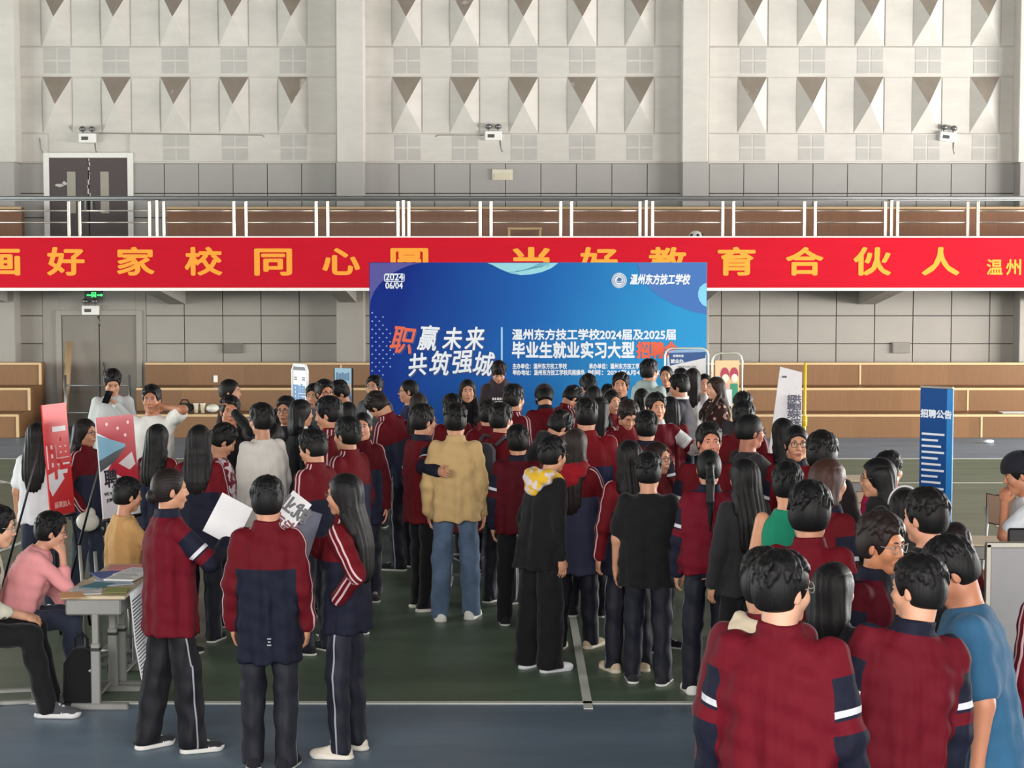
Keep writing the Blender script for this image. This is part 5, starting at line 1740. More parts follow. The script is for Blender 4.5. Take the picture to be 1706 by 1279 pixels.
# by the easels and the desks
P(63, 702, 4, 1.56, 'f', TEE('white_shirt_tee', (220, 222, 226)), ('long', (20, 17, 17), dict(length=0.40)), 'long-haired girl in white t-shirt beside the red easel poster', bottom=DKDEN, shoes=W_SH, loose=1.15)
bag_girl = P(143, 696, 112, 1.56, 'f', YS, ('long', (26, 20, 19)), 'girl in glasses and red-sleeved jacket between the two easel posters', glasses=BK, bottom=DKDEN, r='pocket')
pink = P(86, 853, 78, 1.56, 'f', ('shirt', FAB('pink_knit', (222, 148, 150))), ('short', (13, 12, 13), dict(vol=1.15, messy=0.2)), 'woman in pink sweater and glasses seated at the grey school desk', seat=0.46, r='mouth', l='table', wide=1.1, glasses=TN, bottom=DKDEN, rolled=True, bend=24, head=(0, -16, 0), curlr=0.9, loose=1.08, shoes=D_SH, skin=(200, 150, 126))
P(-3, 842, 82, 1.76, 'm', SHIRT('leaf_print_shirt', (206, 202, 184), pattern='leaves'), sh, 'seated man in leaf-print shirt and glasses at the picture edge', seat=0.46, glasses=SV, bottom=BLK_T, bend=18, head=(0, -10, 0), l='pocket', r=((0.05, 0.32, 1.10), (0.7, -0.5, -0.6)), rolled=True, shoes=((70, 70, 76), (200, 200, 200), True), skin=(206, 158, 130), shin=0.10)
P(213, 795, 58, 1.63, 'f', SHIRT('tan_cotton', (196, 152, 98)), ('short', (13, 12, 13), dict(messy=0.3)), 'seated person in tan shirt facing the crowd behind the grey desk', seat=0.46, bend=4, r='table', l='table', bottom=('trousers', FAB('brown_trousers', (96, 66, 46))))
paper_girl = P(284, 779, 58, 1.685, 'f', ('plain', dict(red=(134, 20, 42))), ('bun', (26, 19, 18), dict(bun_z=-0.035)), 'student in plain maroon jacket holding up a white sheet', r=((0.09, 0.33, 1.24), (0.8, -0.5, -0.6)), l=((0.02, 0.30, 1.16), (0.7, -0.4, -0.6)), hem=0.72, loose=1.1, shoes=((40, 42, 46), (206, 204, 200), True), stance=(0.12, 0.10), leg=1.3, bottom=('track', (24, 25, 34)), curlr=0.7, head=(12, 0, 0))
P(446, 793, 2, 1.67, 'm', ('yoke', dict(red=(128, 20, 36))), ('short', (14, 13, 14), dict(messy=0.15, vol=1.05)), 'boy with back turned in red-shouldered navy jacket reaching his hips', hem=0.65, folds=1.3, shoes=((28, 29, 34), (216, 214, 208), False), bottom=('track', (40, 42, 54)))
bro_girl = P(572, 787, -72, 1.66, 'f', YO, ('long', (17, 16, 17), dict(length=0.42)), 'girl in glasses with long black hair holding a folded brochure', glasses=TN, r=((0.00, 0.36, 1.36), (0.7, -0.4, -0.7)), l=((0.16, -0.02, 0.98), (0.6, -1.0, 0.1)), hem=0.76, shoes=((216, 206, 190), (222, 216, 204), True), bottom=('track', (38, 42, 58)), curlr=0.8)
# ------------------------------------------------------------------ blue event board
def flat(pts, z0, z1, mat, parent, name, to):
    """a thin printed shape: pixel outline carried onto the plane y = z0 of its parent"""
    m = MB().prism([to(a, e) for a, e in pts][::-1], z0, z1)
    return m.build(name, mat, parent)
YD = 23.6
bl, br = at_depth(615, 437, YD), at_depth(1178, 437, YD)
board = empty('event_board', ((bl.x + br.x) / 2, YD, 0))
tag(board, 'large blue printed event board with white and orange Chinese lettering behind the crowd', 'board')
HWD, HTD = (br.x - bl.x) / 2, bl.z
def board_mat():
    t = NT('blue_board_print')
    p = t.sep(t.coord())
    f = t.math('MULTIPLY_ADD', p[2], -0.08, t.math('MULTIPLY_ADD', p[0], 0.25, 0.64))
    n = t.noise(1.2, 3, t.coord())
    f = t.math('MULTIPLY_ADD', n, 0.12, f)
    r = t.n('ShaderNodeValToRGB')
    r.color_ramp.elements[0].position, r.color_ramp.elements[1].position = 0.05, 1.0
    r.color_ramp.elements[0].color = (*lin((22, 46, 132)), 1)
    r.color_ramp.elements[1].color = (*lin((54, 152, 208)), 1)
    e = r.color_ramp.elements.new(0.5); e.color = (*lin((34, 98, 174)), 1)
    t.l(f, r.inputs[0])
    t.color(r.outputs[0])
    t.rough(0.75, 0.10)
    t.bump(t.noise(1.1, 4, t.mapping((1.4, 1, 0.8))), 0.25, 0.04)
    return t.m
MB().box(-HWD, HWD, 0, 0.03, 0.06, HTD).build('printed_panel', board_mat(), board)
fr = MB()
for a in ((-HWD, -HWD + 0.03), (HWD - 0.03, HWD)):
    fr.box(a[0], a[1], 0.03, 0.07, 0.0, HTD)
fr.box(-HWD, HWD, 0.03, 0.07, HTD - 0.03, HTD); fr.box(-HWD, HWD, 0.03, 0.07, 1.4, 1.43)
for x in (-HWD + 0.02, HWD - 0.02):
    fr.box(x - 0.02, x + 0.02, -0.35, 0.45, 0, 0.03)
    fr.tube([(x, 0.42, 0.02), (x, 0.06, 1.2)], 0.015)
fr.build('frame', M_STEELD, board)
def onb(px, py):
    p = at_depth(px, py, YD)
    return (p.x - board.location.x, p.z)
b_pur, b_cyan, b_sky, b_deep, b_wht, b_org = [plain(n, c, 0.5, var=0.02) for n, c in (('print_violet', (60, 58, 146)), ('print_aqua', (140, 206, 216)), ('print_sky', (126, 206, 236)), ('print_mid_blue', (40, 106, 182)), ('print_white', (226, 232, 240)), ('print_orange', (226, 88, 50)))]
flat([(616, 438), (702, 438)] + [(702 - 86 * math.sin(R(a)) ** 1.3, 438 + 74 * (1 - math.cos(R(a)))) for a in range(10, 95, 10)], -0.002, 0.0, b_pur, board, 'violet_lobe', onb)
flat([(1062, 438), (1177, 438), (1177, 524), (1150, 518), (1120, 506), (1096, 492), (1076, 474), (1066, 456)], -0.002, 0.0, b_deep, board, 'blue_lobe', onb)
wave = [(812, 438), (930, 438), (918, 447), (903, 453), (885, 457), (868, 458), (850, 455), (833, 448), (820, 441)]
flat(wave, -0.003, 0.0, b_cyan, board, 'wave_shape', onb)
ln = MB()
for i in range(6):
    pts = [(onb(846 + 13 * i + q * (54 - 10 * i), 438.5 + (17 - 2.4 * i) * (1 - (q * 1.0) ** 2) * 0.9)) for q in (0, .25, .5, .75, 1)]
    ln.tube([(x, -0.004, z) for x, z in pts], 0.0035, 5)
ln.build('wave_lines', plain('print_teal', (70, 150, 180), 0.5), board)
flat([(1177, 471), (1172, 473), (1166, 478), (1163, 486), (1163, 494), (1166, 502), (1171, 508), (1177, 511)][::-1], -0.003, 0.0, b_sky, board, 'sky_circle', onb)
dots = MB()
for j in range(16):
    for i in range(4):
        px, py = 620 + 12 * i + (6 if j % 2 else 0), 521 + 6.9 * j
        lim = 3.6 - abs(j - 8.5) * 0.32
        if i < lim and not (j > 13 and i > 1):
            x, z = onb(px, py)
            dots.tube([(x, -0.003, z), (x, 0.001, z)], 0.0115, 8)
dots.build('dot_pattern', plain('print_pale_blue', (128, 166, 216), 0.5), board)
def bt(txt, px, py, hpx, mat, width_px=None, bold=0.004, shear=0.0, name='lettering', dx=0.0, rot=0):
    x, z = onb(px, py)
    s = hpx / FPX * YD
    return lettering(txt, (x, -0.003, z), s / 0.90, mat, board, name, bold=bold, shear=shear, width=(width_px / FPX * YD) if width_px else None,
                     rot=Matrix.Rotation(R(rot), 4, 'Y') if rot else None)
bt('2024', 657, 462, 14, b_wht, 30, 0.003); bt('06/04', 656.5, 476, 13, b_wht, 29, 0.003)
box = MB()
x0, z0 = onb(640, 469.5); x1, z1 = onb(674, 455.5)
for a in ((x0, x1, z0, z0 + 0.012), (x0, x1, z1 - 0.012, z1), (x0, x0 + 0.012, z0, z1), (x1 - 0.012, x1, z0, z1)):
    box.box(a[0], a[1], -0.004, 0, a[2], a[3])
box.build('date_frame', b_wht, board)
shadow = plain('print_dark_blue', (24, 52, 120), 0.5)
for ch, px, py, h, m, rt in (('职', 668, 569, 47, b_org, 6), ('赢', 711, 566, 42, b_wht, 3), ('未', 752, 567, 38, b_wht, 0), ('来', 789, 567, 39, b_wht, -2),
                         ('共', 694, 610, 38, b_wht, -6), ('筑', 731, 608, 41, b_wht, 4), ('强', 768, 605, 40, b_wht, -3), ('城', 803, 609, 41, b_wht, 4)):
    t_ = bt(ch, px, py, h * 0.94, m, h * 0.88, 0.0065, 0.2, rot=rt)
    t_.location.y = -0.006
    t2 = bt(ch, px + 2.0, py + 2.0, h * 0.94, shadow, h * 0.88, 0.0065, 0.2, name='lettering_shadow', rot=rt)
x0, z0 = onb(834.5, 626); x1, z1 = onb(837.5, 545)
MB().box(x0, x1, -0.004, 0, z0, z1).build('divider_line', plain('print_light_blue', (150, 200, 235), 0.5), board)
bt('温州东方技工学校2024届及2025届', 990, 558.5, 17, b_wht, 273, 0.005)
bt('毕业生就业实习大型', 955, 585, 26, b_wht, 205, 0.008)
bt('招聘会', 1095, 585, 26, b_org, 70, 0.011)
bt('主办单位：温州东方技工学校', 899, 610.5, 8.5, b_wht, 91, 0.003); bt('承办单位：温州东方技工学校', 1027, 610.5, 8.5, b_wht, 92, 0.003)
bt('举办地址：温州东方技工学校风雨操场', 914, 621, 8.5, b_wht, 120, 0.003); bt('时间：2024年6月4日13:30', 1040, 621, 8.5, b_wht, 122, 0.003)
def emblem(cx, cz, r, parent, y=-0.003):
    d = MB().prism(circle(cx, cz, r, 28)[::1], y, 0).build('school_emblem', b_wht, parent)
    rg = MB()
    for rr in (0.86, 0.62):
        rg.tube([(x, y - 0.001, z) for x, z in circle(cx, cz, r * rr, 28)], r * 0.035, 5, closed=True)
    rg.prism([(cx - r * 0.5, cz - r * 0.12), (cx - r * 0.25, cz - r * 0.3), (cx + r * 0.3, cz - r * 0.3), (cx + r * 0.5, cz - r * 0.1), (cx + r * 0.2, cz - r * 0.18), (cx - r * 0.2, cz - r * 0.18)], y - 0.001, y)
    rg.prism([(cx - r * 0.35, cz), (cx - r * 0.1, cz - r * 0.12), (cx + r * 0.15, cz - r * 0.1), (cx + r * 0.4, cz + r * 0.05), (cx + r * 0.2, cz + r * 0.35), (cx - r * 0.1, cz + r * 0.42)], y - 0.001, y)
    rg.build('emblem_lines', plain('print_logo_blue', (44, 96, 156), 0.5), d)
ex0, ez0 = onb(1031.5, 467)
emblem(ex0, ez0, 12.6 / FPX * YD, board)
bt('温州东方技工学校', 1099, 466.5, 16, b_wht, 101, 0.006, 0.2)

# ------------------------------------------------------------------ standing posters
def post_stand(px0, px1, py_top, d, turn, htop, mat, label, name='poster_stand', cat='poster', hbot=0.25, frame=None, arch=False, width=None):
    """a flat poster on its own stand, base on the floor; turn like the people's: 180 faces the camera"""
    c = at_depth((px0 + px1) / 2, py_top, d)
    w = width or (px1 - px0) / FPX * d / max(0.25, abs(math.cos(R(turn - 180))))
    root = empty(name, (c.x, d, 0), R(180 - turn))
    tag(root, label, cat)
    h = w / 2
    MB().rbox(-h, h, -0.006, 0.006, hbot, htop, 0.003).build('panel', mat, root)
    return root, h
M_FRM = plain('pale_metal_frame', (216, 214, 200), 0.35, 0.5, var=0.02)
def arch_frame(root, h, top, rad=0.09, r=0.013, mat=None, y=0.0):
    pts = [(-h, y, 0.02), (-h, y, top - rad)] + [(-h + rad - rad * math.cos(R(a)), y, top - rad + rad * math.sin(R(a))) for a in (30, 60, 90)]
    pts += [(h - rad + rad * math.sin(R(a)), y, top - rad + rad * math.cos(R(a))) for a in (0, 30, 60, 90)] + [(h, y, 0.02)]
    f = MB().tube(pts, r, 8)
    for sx in (-h, h):
        f.box(sx - 0.02, sx + 0.02, -0.16, 0.16, 0, 0.02)
    f.build('stand_frame', mat or M_FRM, root)
# school information stand
zt = lambda py, d: at_depth(853, py, d).z
r1, h1 = post_stand(1112, 1176, 583, 22.95, 180, zt(592, 22.95), plain('white_poster', (224, 222, 224), 0.5), 'white and blue school information stand overlapping the blue board')
arch_frame(r1, h1 + 0.03, zt(580, 22.95))
o1 = lambda px, py: (at_depth(px, py, 22.95).x - r1.location.x, at_depth(px, py, 22.95).z)
flat([(1114, 586), (1175, 584), (1175, 596), (1116, 609)], -0.009, -0.006, plain('print_navy_blue', (30, 78, 140), 0.5), r1, 'blue_header', o1)
flat([(1112.5, 584), (1175.5, 580), (1175.5, 586), (1114, 587.5)], -0.010, -0.006, plain('print_light_blue2', (140, 176, 212), 0.5), r1, 'pale_band', o1)
x, z = o1(1128, 602); lettering('就业办', (x, -0.011, z), 0.055, b_wht, r1, bold=0.002)
x, z = o1(1130, 593); lettering('招聘信息', (x, -0.011, z), 0.035, b_wht, r1, bold=0.001)
x, z = o1(1145, 611); lettering('温州东方技工学校', (x, -0.008, z), 0.03, plain('print_grey', (110, 110, 120), 0.6), r1)
lines = MB()
for i in range(10):
    x0, z0 = o1(1120, 620 + 5 * i); x1, _ = o1(1120 + 30 + 14 * ((i * 7) % 3), 620)
    lines.box(x0, x1, -0.009, -0.006, z0 - 0.006, z0 + 0.006)
lines.build('text_lines', plain('print_grey', (110, 110, 120), 0.6), r1)
# poster with two pink-haired figures (plain shapes)
r2, h2 = post_stand(1191, 1232, 600, 21.6, 170, zt(600, 21.6), plain('peach_poster', (236, 196, 150), 0.5), 'peach poster with two pink-haired figures in an arched stand', hbot=0.5)
arch_frame(r2, h2 + 0.035, zt(588, 21.6), y=0.0)
pk, mg, gn, sk, cy = [plain('print_' + n, c, 0.5, var=0.02) for n, c in (('pink', (232, 170, 170)), ('magenta', (176, 60, 84)), ('green', (60, 150, 116)), ('cream', (248, 226, 210)), ('cyan', (140, 200, 204)))]
z0 = r2.location.z
ztp = zt(600, 21.6)
for i, sx in enumerate((-0.03, 0.085)):
    MB().prism(circle(sx, ztp - 0.17, 0.054, 20, rz=0.085), -0.009, -0.006).build('hair_shape', mg, r2)
    MB().prism(circle(sx + 0.006, ztp - 0.215, 0.042, 20, rz=0.05), -0.011, -0.006).build('face_shape', sk, r2)
    MB().prism([(sx - 0.06, ztp - 0.52), (sx + 0.06, ztp - 0.52), (sx + 0.045, ztp - 0.28), (sx - 0.045, ztp - 0.28)], -0.008, -0.006).build('dress_shape', (pk, gn)[i], r2)
MB().prism([(-h2 * 0.9, ztp - 0.27), (-h2 * 0.3, ztp - 0.27), (-h2 * 0.3, ztp - 0.19), (-h2 * 0.9, ztp - 0.19)], -0.009, -0.006).build('cyan_patch', cy, r2)
sheet = MB().box(-0.07, 0.07, -0.001, 0.001, -0.11, 0.11).build('paper_sheet', plain('white_paper', (234, 234, 236), 0.7), None)
sheet.location = Vector((at_depth(1210, 664, 21.58).x, 21.6 - 0.014, at_depth(1210, 664, 21.58).z)); sheet.rotation_euler = (0, 0, R(10))
tag(sheet, 'white paper sheet with a dark clip in front of the peach poster', 'paper')
cl = MB().box(-0.06, 0.06, -0.006, 0.004, -0.125, -0.09).build('clip', M_BLACKP, sheet)
# white phone-shaped sign
r3, h3 = post_stand(486, 513, 609, 19.5, 222, zt(609, 19.5), plain('white_sign', (230, 230, 232), 0.45), 'white phone-shaped sign with pale blue lettering and dark notch', name='sign_stand', cat='sign', hbot=0.2)
zt3 = zt(609, 19.5)
frm = MB()
frm.tube([(-h3, 0, 0.05), (-h3, 0, zt3 - 0.05), (-h3 + 0.03, 0, zt3 + 0.01), (h3 - 0.03, 0, zt3 + 0.01), (h3, 0, zt3 - 0.05), (h3, 0, 0.05)], 0.016, 8)
for sx in (-h3, h3): frm.box(sx - 0.02, sx + 0.02, -0.22, 0.22, 0, 0.04)
frm.build('rounded_border', plain('white_border', (236, 236, 238), 0.4), r3)
MB().prism([(-h3 * 0.8, zt3 - 0.05), (h3 * 0.8, zt3 - 0.05), (h3 * 0.8, zt3 - 0.012), (-h3 * 0.8, zt3 - 0.012)], -0.010, -0.006).build('notch', plain('print_dark', (44, 40, 52), 0.4), r3)
lb = plain('print_cornflower', (90, 140, 196), 0.5)
lettering('聘', (-0.01, -0.008, zt3 - 0.32), 0.22, lb, r3, bold=0.004)
for sx in (-0.55, 0.55):
    for q in (0, 0.022):
        MB().box(sx * h3 - 0.022, sx * h3 + 0.022, -0.009, -0.006, zt3 - 0.135 - q, zt3 - 0.122 - q).build('small_text', plain('print_dark', (44, 40, 52), 0.4), r3)
for q in range(3):
    MB().box(-h3 * 0.8, h3 * 0.75, -0.009, -0.006, zt3 - 0.50 - 0.06 * q, zt3 - 0.475 - 0.06 * q).build('text_line', lb, r3)
# photo poster beside it
r4, h4 = post_stand(557, 586, 614, 20.6, 205, zt(613, 20.6), plain('photo_poster', (150, 186, 206), 0.5), 'tall photo poster in blues beside the white-shirted man', hbot=0.3)
zt4 = zt(613, 20.6)
MB().prism([(-h4, zt4 - 0.27), (h4, zt4 - 0.27), (h4, zt4 - 0.19), (-h4 * 0.2, zt4 - 0.17)], -0.009, -0.006).build('cream_band', plain('print_tan', (206, 176, 150), 0.5), r4)
for i in range(5):
    MB().box(-h4 * 0.8 + i * 0.036, -h4 * 0.8 + i * 0.036 + 0.026, -0.009, -0.006, zt4 - 0.14, zt4 - 0.05 - 0.012 * (i % 2)).build('building_shape', plain('print_steel_blue', (92, 128, 160), 0.5), r4)
MB().prism([(-h4, zt4 - 0.62), (h4, zt4 - 0.62), (h4, zt4 - 0.32), (h4 * 0.3, zt4 - 0.24), (-h4, zt4 - 0.36)], -0.009, -0.006).build('blue_shape', plain('print_ocean', (50, 106, 150), 0.5), r4)
f = MB()
f.tube([(-h4 - 0.01, 0.01, 0), (-h4 - 0.01, 0.01, zt4)], 0.009); f.tube([(h4 + 0.01, 0.01, 0), (h4 + 0.01, 0.01, zt4)], 0.009)
for sx in (-h4, h4): f.box(sx - 0.02, sx + 0.02, -0.18, 0.18, 0, 0.025)
f.build('stand_frame', M_BLACKP, r4)
# tall white banner with columns of characters
d5 = 18.6
r5 = empty('white_banner', (at_depth(1312, 700, d5).x, d5, 0), R(6))
tag(r5, 'tall white banner leaning on its stand with grey columns of characters', 'banner')
zt5 = zt(617, d5)
w5 = 24 / FPX * d5
o5 = MB()
o5.poly([(-w5 - 0.13, -0.02, 0.35), (w5, -0.02, 0.35), (w5, 0, zt5 - 0.02), (-w5 * 0.55, 0, zt5 + 0.04),
         (-w5 - 0.13, -0.012, 0.35), (w5, -0.012, 0.35), (w5, 0.008, zt5 - 0.02), (-w5 * 0.55, 0.008, zt5 + 0.04)],
        [(0, 1, 2, 3), (7, 6, 5, 4), (0, 4, 5, 1), (1, 5, 6, 2), (2, 6, 7, 3), (3, 7, 4, 0)])
o5.build('cloth', plain('white_banner_cloth', (226, 222, 226), 0.6), r5)
gtx = plain('print_slate', (88, 88, 104), 0.6)
lettering('招聘英才', (w5 * 0.22, -0.016, zt5 - 0.42), 0.085, gtx, r5, vertical=True, bold=0.003)
lettering('共创未来', (w5 * 0.66, -0.014, zt5 - 0.42), 0.085, gtx, r5, vertical=True, bold=0.003)
MB().box(-w5 * 0.42, -w5 * 0.1, -0.008, 0.002, zt5 - 0.075, zt5 - 0.055).build('small_mark', gtx, r5)
fs = MB(); fs.tube([(0, 0.03, 0.02), (0, 0.02, zt5)], 0.010)
for a in (-0.3, 0.3): fs.tube([(0, 0.03, 0.4), (a, 0.03 + abs(a) * 0.6, 0.01)], 0.009)
fs.build('stand_pole', M_STEELD, r5)
# yellow measuring pole
p6 = at_depth(1341.5, 604, 22.5)
r6 = empty('yellow_pole', (p6.x, 22.5, 0)); tag(r6, 'thin yellow pole standing beside the tall white banner', 'pole')
MB().tube([(0, 0, 0.02), (0, 0, p6.z)], 0.018, 10).build('shaft', plain('yellow_paint', (222, 186, 52), 0.45), r6)
MB().tube([(0, 0, 0.88), (0, 0, 1.0)], 0.032, 10).build('clamp', plain('yellow_paint', (222, 186, 52), 0.45), r6)
MB().tube([(0, 0, 0), (0, 0, 0.03)], 0.2, 20).build('base_plate', M_STEELD, r6)
# blue roll-up banner
d7 = 15.4
p7 = at_depth(1561, 648, d7)
r7 = empty('roll_up_banner', (p7.x, d7, 0), R(-42)); tag(r7, 'tall blue roll-up banner with white text lines and an orange strip', 'banner')
h7, zt7 = 0.155, zt(646, d7)
MB().box(-h7, h7, -0.004, 0.004, 0.06, zt7).build('print_panel', plain('rollup_blue', (22, 72, 134), 0.6, var=0.05, spec=0.2), r7)
MB().box(h7 - 0.055, h7 + 0.002, -0.006, 0.005, 0.06, zt7).build('blue_edge', plain('rollup_light_blue', (40, 130, 200), 0.5), r7)
MB().rbox(-h7, h7, -0.012, 0.012, zt7 - 0.006, zt7 + 0.016, 0.004).build('top_bar', M_STEEL, r7)
MB().rbox(-h7 - 0.02, h7 + 0.02, -0.09, 0.09, 0.0, 0.07, 0.015).build('base_case', M_STEELD, r7)
lettering('招聘公告', (0.0, -0.006, zt7 - 0.23), 0.075, b_wht, r7, bold=0.003)
for i in range(12):
    z = zt7 - 0.40 - 0.052 * i
    MB().box(-h7 + 0.02, h7 - 0.075 - 0.03 * ((i * 5) % 3), -0.007, -0.003, z - 0.009, z + 0.009).build('text_line', b_wht, r7)
z = zt7 - 1.05
MB().prism([(-h7, z - 0.05), (h7 - 0.055, z - 0.05), (h7 - 0.055, z + 0.05), (-h7, z + 0.05)], -0.007, -0.003).build('orange_strip', plain('print_salmon', (230, 140, 104), 0.5), r7)
rr = random.Random(3)
for i in range(14):
    z = zt7 - 1.16 - 0.045 * (i // 2); x = -h7 + 0.03 + 0.12 * (i % 2)
    MB().box(x, x + rr.uniform(0.03, 0.07), -0.007, -0.003, z - 0.008, z + 0.008).build('small_text', b_sky, r7)
# easels with job posters
def easel(px, py_top, d, turn, ph, pw, label, panel_mat):
    root = empty('poster_easel', (at_depth(px, py_top, d).x, d, 0), R(180 - turn))
    tag(root, label, 'easel')
    z1 = zt(py_top, d); z0 = z1 - ph
    lg = plain('black_easel_metal', (20, 20, 22), 0.4)
    for a, q in (((-0.06, 0.03, z1 - 0.06), (-pw * 0.62, -0.18, 0.0)), ((0.06, 0.03, z1 - 0.06), (pw * 0.62, -0.18, 0.0)), ((0, 0.04, z1 - 0.08), (0, 0.62, 0.0))):
        MB().tube([a, q], 0.011, 8).build('leg', lg, root)
    MB().tube([(-pw * 0.5, -0.085, z0 - 0.015), (pw * 0.5, -0.085, z0 - 0.015)], 0.010, 8).build('ledge', lg, root)
    tilt = Matrix.Translation((0, -0.075, z0)) @ Matrix.Rotation(-math.atan2(0.07, ph), 4, 'X')
    pn = MB().box(-pw / 2, pw / 2, -0.006, 0.006, 0, ph).build('poster', panel_mat, root)
    pn.matrix_local = tilt
    return root, pn, z0, z1
red_p, wht_p = plain('poster_red', (206, 42, 46), 0.45), plain('poster_white', (228, 226, 230), 0.5)
e1, q1, z0, z1 = easel(88, 672, 14.2, 111, 0.88, 0.32, 'black easel with a red poster seen almost edge-on beside the white-t-shirt girl', red_p)
MB().prism([(-0.15, 0.22), (-0.12, 0.16), (0.13, 0.34), (0.15, 0.58), (-0.15, 0.58)], -0.009, -0.006).build('white_block', wht_p, q1)
lettering('聘', (0, -0.011, 0.42), 0.34, red_p, q1, bold=0.008)
lettering('诚邀加入', (0, -0.009, 0.08), 0.055, plain('print_rose', (236, 190, 180), 0.5), q1)
MB().box(-0.05, 0.12, -0.009, -0.006, 0.66, 0.70).build('text_line', wht_p, q1)
e2, q2, z0, z1 = easel(189, 692, 14.3, 121, 0.80, 0.42, 'black easel with a red and white poster before the stout man', wht_p)
MB().prism([(-0.21, 0.80), (-0.21, 0.68), (0.06, 0.56), (-0.12, 0.38), (0.21, 0.22), (0.21, 0.80)][::-1], -0.009, -0.006).build('red_shape', plain('poster_crimson', (176, 22, 44), 0.45), q2)
MB().prism([(-0.21, 0.66), (-0.21, 0.44), (0.09, 0.54), (0.09, 0.57)][::-1], -0.010, -0.006).build('photo_shape', plain('print_sky_photo', (120, 170, 196), 0.5), q2)
MB().prism([(-0.21, 0.46), (-0.21, 0.37), (-0.04, 0.44), (0.10, 0.55), (-0.02, 0.52)][::-1], -0.011, -0.006).build('city_shape', plain('print_city', (70, 76, 82), 0.5), q2)
MB().prism([(0.0, 0.42), (0.12, 0.36), (0.19, 0.40), (0.16, 0.50)][::1], -0.011, -0.006).build('handshake_shape', plain('print_pale', (214, 206, 206), 0.5), q2)
lettering('聘', (-0.10, -0.009, 0.30), 0.15, plain('print_dark', (44, 40, 52), 0.4), q2, bold=0.004)
lettering('YOU', (0.09, -0.009, 0.19), 0.10, plain('print_dark', (44, 40, 52), 0.4), q2, bold=0.003)
lettering('WE WANT', (-0.10, -0.009, 0.19), 0.035, plain('print_dark', (44, 40, 52), 0.4), q2, bold=0.001)
lettering('JOIN US', (-0.10, -0.009, 0.14), 0.035, plain('print_dark', (44, 40, 52), 0.4), q2, bold=0.001)
for (x, z) in ((-0.10, 0.74), (0.02, 0.70), (0.10, 0.64), (0.14, 0.74)):
    MB().prism(circle(x, z, 0.014, 10), -0.010, -0.006).build('petal_mark', plain('print_blossom', (240, 200, 206), 0.5), q2)

# ------------------------------------------------------------------ desks, chairs
M_DESKTOP = plain('desk_top_laminate', (206, 190, 160), 0.45, var=0.04)
M_DESKG = plain('desk_grey_metal', (138, 138, 134), 0.5, 0.2, var=0.05)
M_CHAIRW = plain('chair_tan_board', (172, 138, 112), 0.5, var=0.06)
M_CHAIRM = plain('chair_grey_metal', (150, 150, 146), 0.45, 0.3, var=0.04)
def desk(x, y, rz, label, top=None):
    """single school desk: 0.62 long (local x), 0.42 deep (local y), one column and foot at each end"""
    root = empty('school_desk', (x, y, 0), rz)
    tag(root, label, 'desk')
    MB().rbox(-0.31, 0.31, -0.21, 0.21, 0.735, 0.76, 0.006).build('desk_top', top or M_DESKTOP, root)
    d = MB()
    d.rbox(-0.27, 0.27, -0.17, 0.19, 0.625, 0.735, 0.01)
    d.build('book_tray', M_DESKG, root)
    for sx in (-0.25, 0.25):
        l = MB()
        l.rbox(sx - 0.022, sx + 0.022, -0.030, 0.030, 0.04, 0.44, 0.006)
        l.rbox(sx - 0.016, sx + 0.016, -0.022, 0.022, 0.40, 0.735, 0.005)
        lo_ = l.build('leg', M_DESKG, root)
        MB().rbox(sx - 0.024, sx + 0.024, -0.21, 0.21, 0.0, 0.045, 0.008).build('foot', M_DESKG, lo_)
        MB().rbox(sx - 0.027, sx + 0.027, 0.16, 0.215, -0.0, 0.05, 0.006).build('foot_cap', M_BLACKP, lo_)
        MB().rbox(sx - 0.026, sx + 0.026, -0.034, 0.034, 0.39, 0.41, 0.003).build('height_collar', M_BLACKP, lo_)
    c = MB()
    c.tube([(-0.25, 0.02, 0.26), (-0.20, 0.14, 0.24), (0.20, 0.14, 0.24), (0.25, 0.02, 0.26)], 0.013, 8)
    c.build('cross_bar', M_DESKG, root)
    MB().tube([(-0.25, 0.0, 0.08), (0.25, 0.0, 0.08)], 0.012, 8).build('foot_rail', M_DESKG, root)
    return root
def chair(x, y, rz, label, back=True):
    """school chair facing local +y"""
    root = empty('school_chair', (x, y, 0), rz)
    tag(root, label, 'chair')
    MB().rbox(-0.19, 0.19, -0.18, 0.20, 0.405, 0.425, 0.008).build('seat', M_CHAIRW, root)
    for sx in (-0.17, 0.17):
        l = MB(); l.tube([(sx, -0.21, 0.84), (sx, -0.185, 0.45), (sx, -0.17, 0.03)], 0.013, 8); l.build('back_post', M_CHAIRM, root)
        l = MB(); l.tube([(sx, 0.16, 0.425), (sx, 0.17, 0.03)], 0.013, 8); l.build('leg', M_CHAIRM, root)
        MB().rbox(sx - 0.016, sx + 0.016, -0.22, 0.22, 0.0, 0.03, 0.006).build('runner', M_CHAIRM, root)
    if back:
        bk = MB().rbox(-0.185, 0.185, -0.215, -0.195, 0.60, 0.86, 0.008).build('backrest', M_CHAIRW, root)
        e = MB()
        e.tube([(-0.185, -0.205, 0.60), (0.185, -0.205, 0.60), (0.185, -0.205, 0.86), (0.09, -0.205, 0.85), (0.0, -0.205, 0.865), (-0.09, -0.205, 0.85), (-0.185, -0.205, 0.86)], 0.010, 6, closed=True)
        e.build('edge_trim', plain('dark_trim', (84, 62, 56), 0.5), bk)
        MB().box(-0.18, 0.18, -0.222, -0.212, 0.755, 0.763).build('groove', plain('dark_trim', (84, 62, 56), 0.5), bk)
    return root
def box_thing(name, label, cat, loc, size, mat, rz=0.0, group=None):
    b_ = MB().rbox(-size[0] / 2, size[0] / 2, -size[1] / 2, size[1] / 2, 0, size[2], min(0.004, size[2] * 0.3)).build(name, mat)
    b_.location = loc; b_.rotation_euler = (0, 0, rz)
    tag(b_, label, cat, group)
    return b_
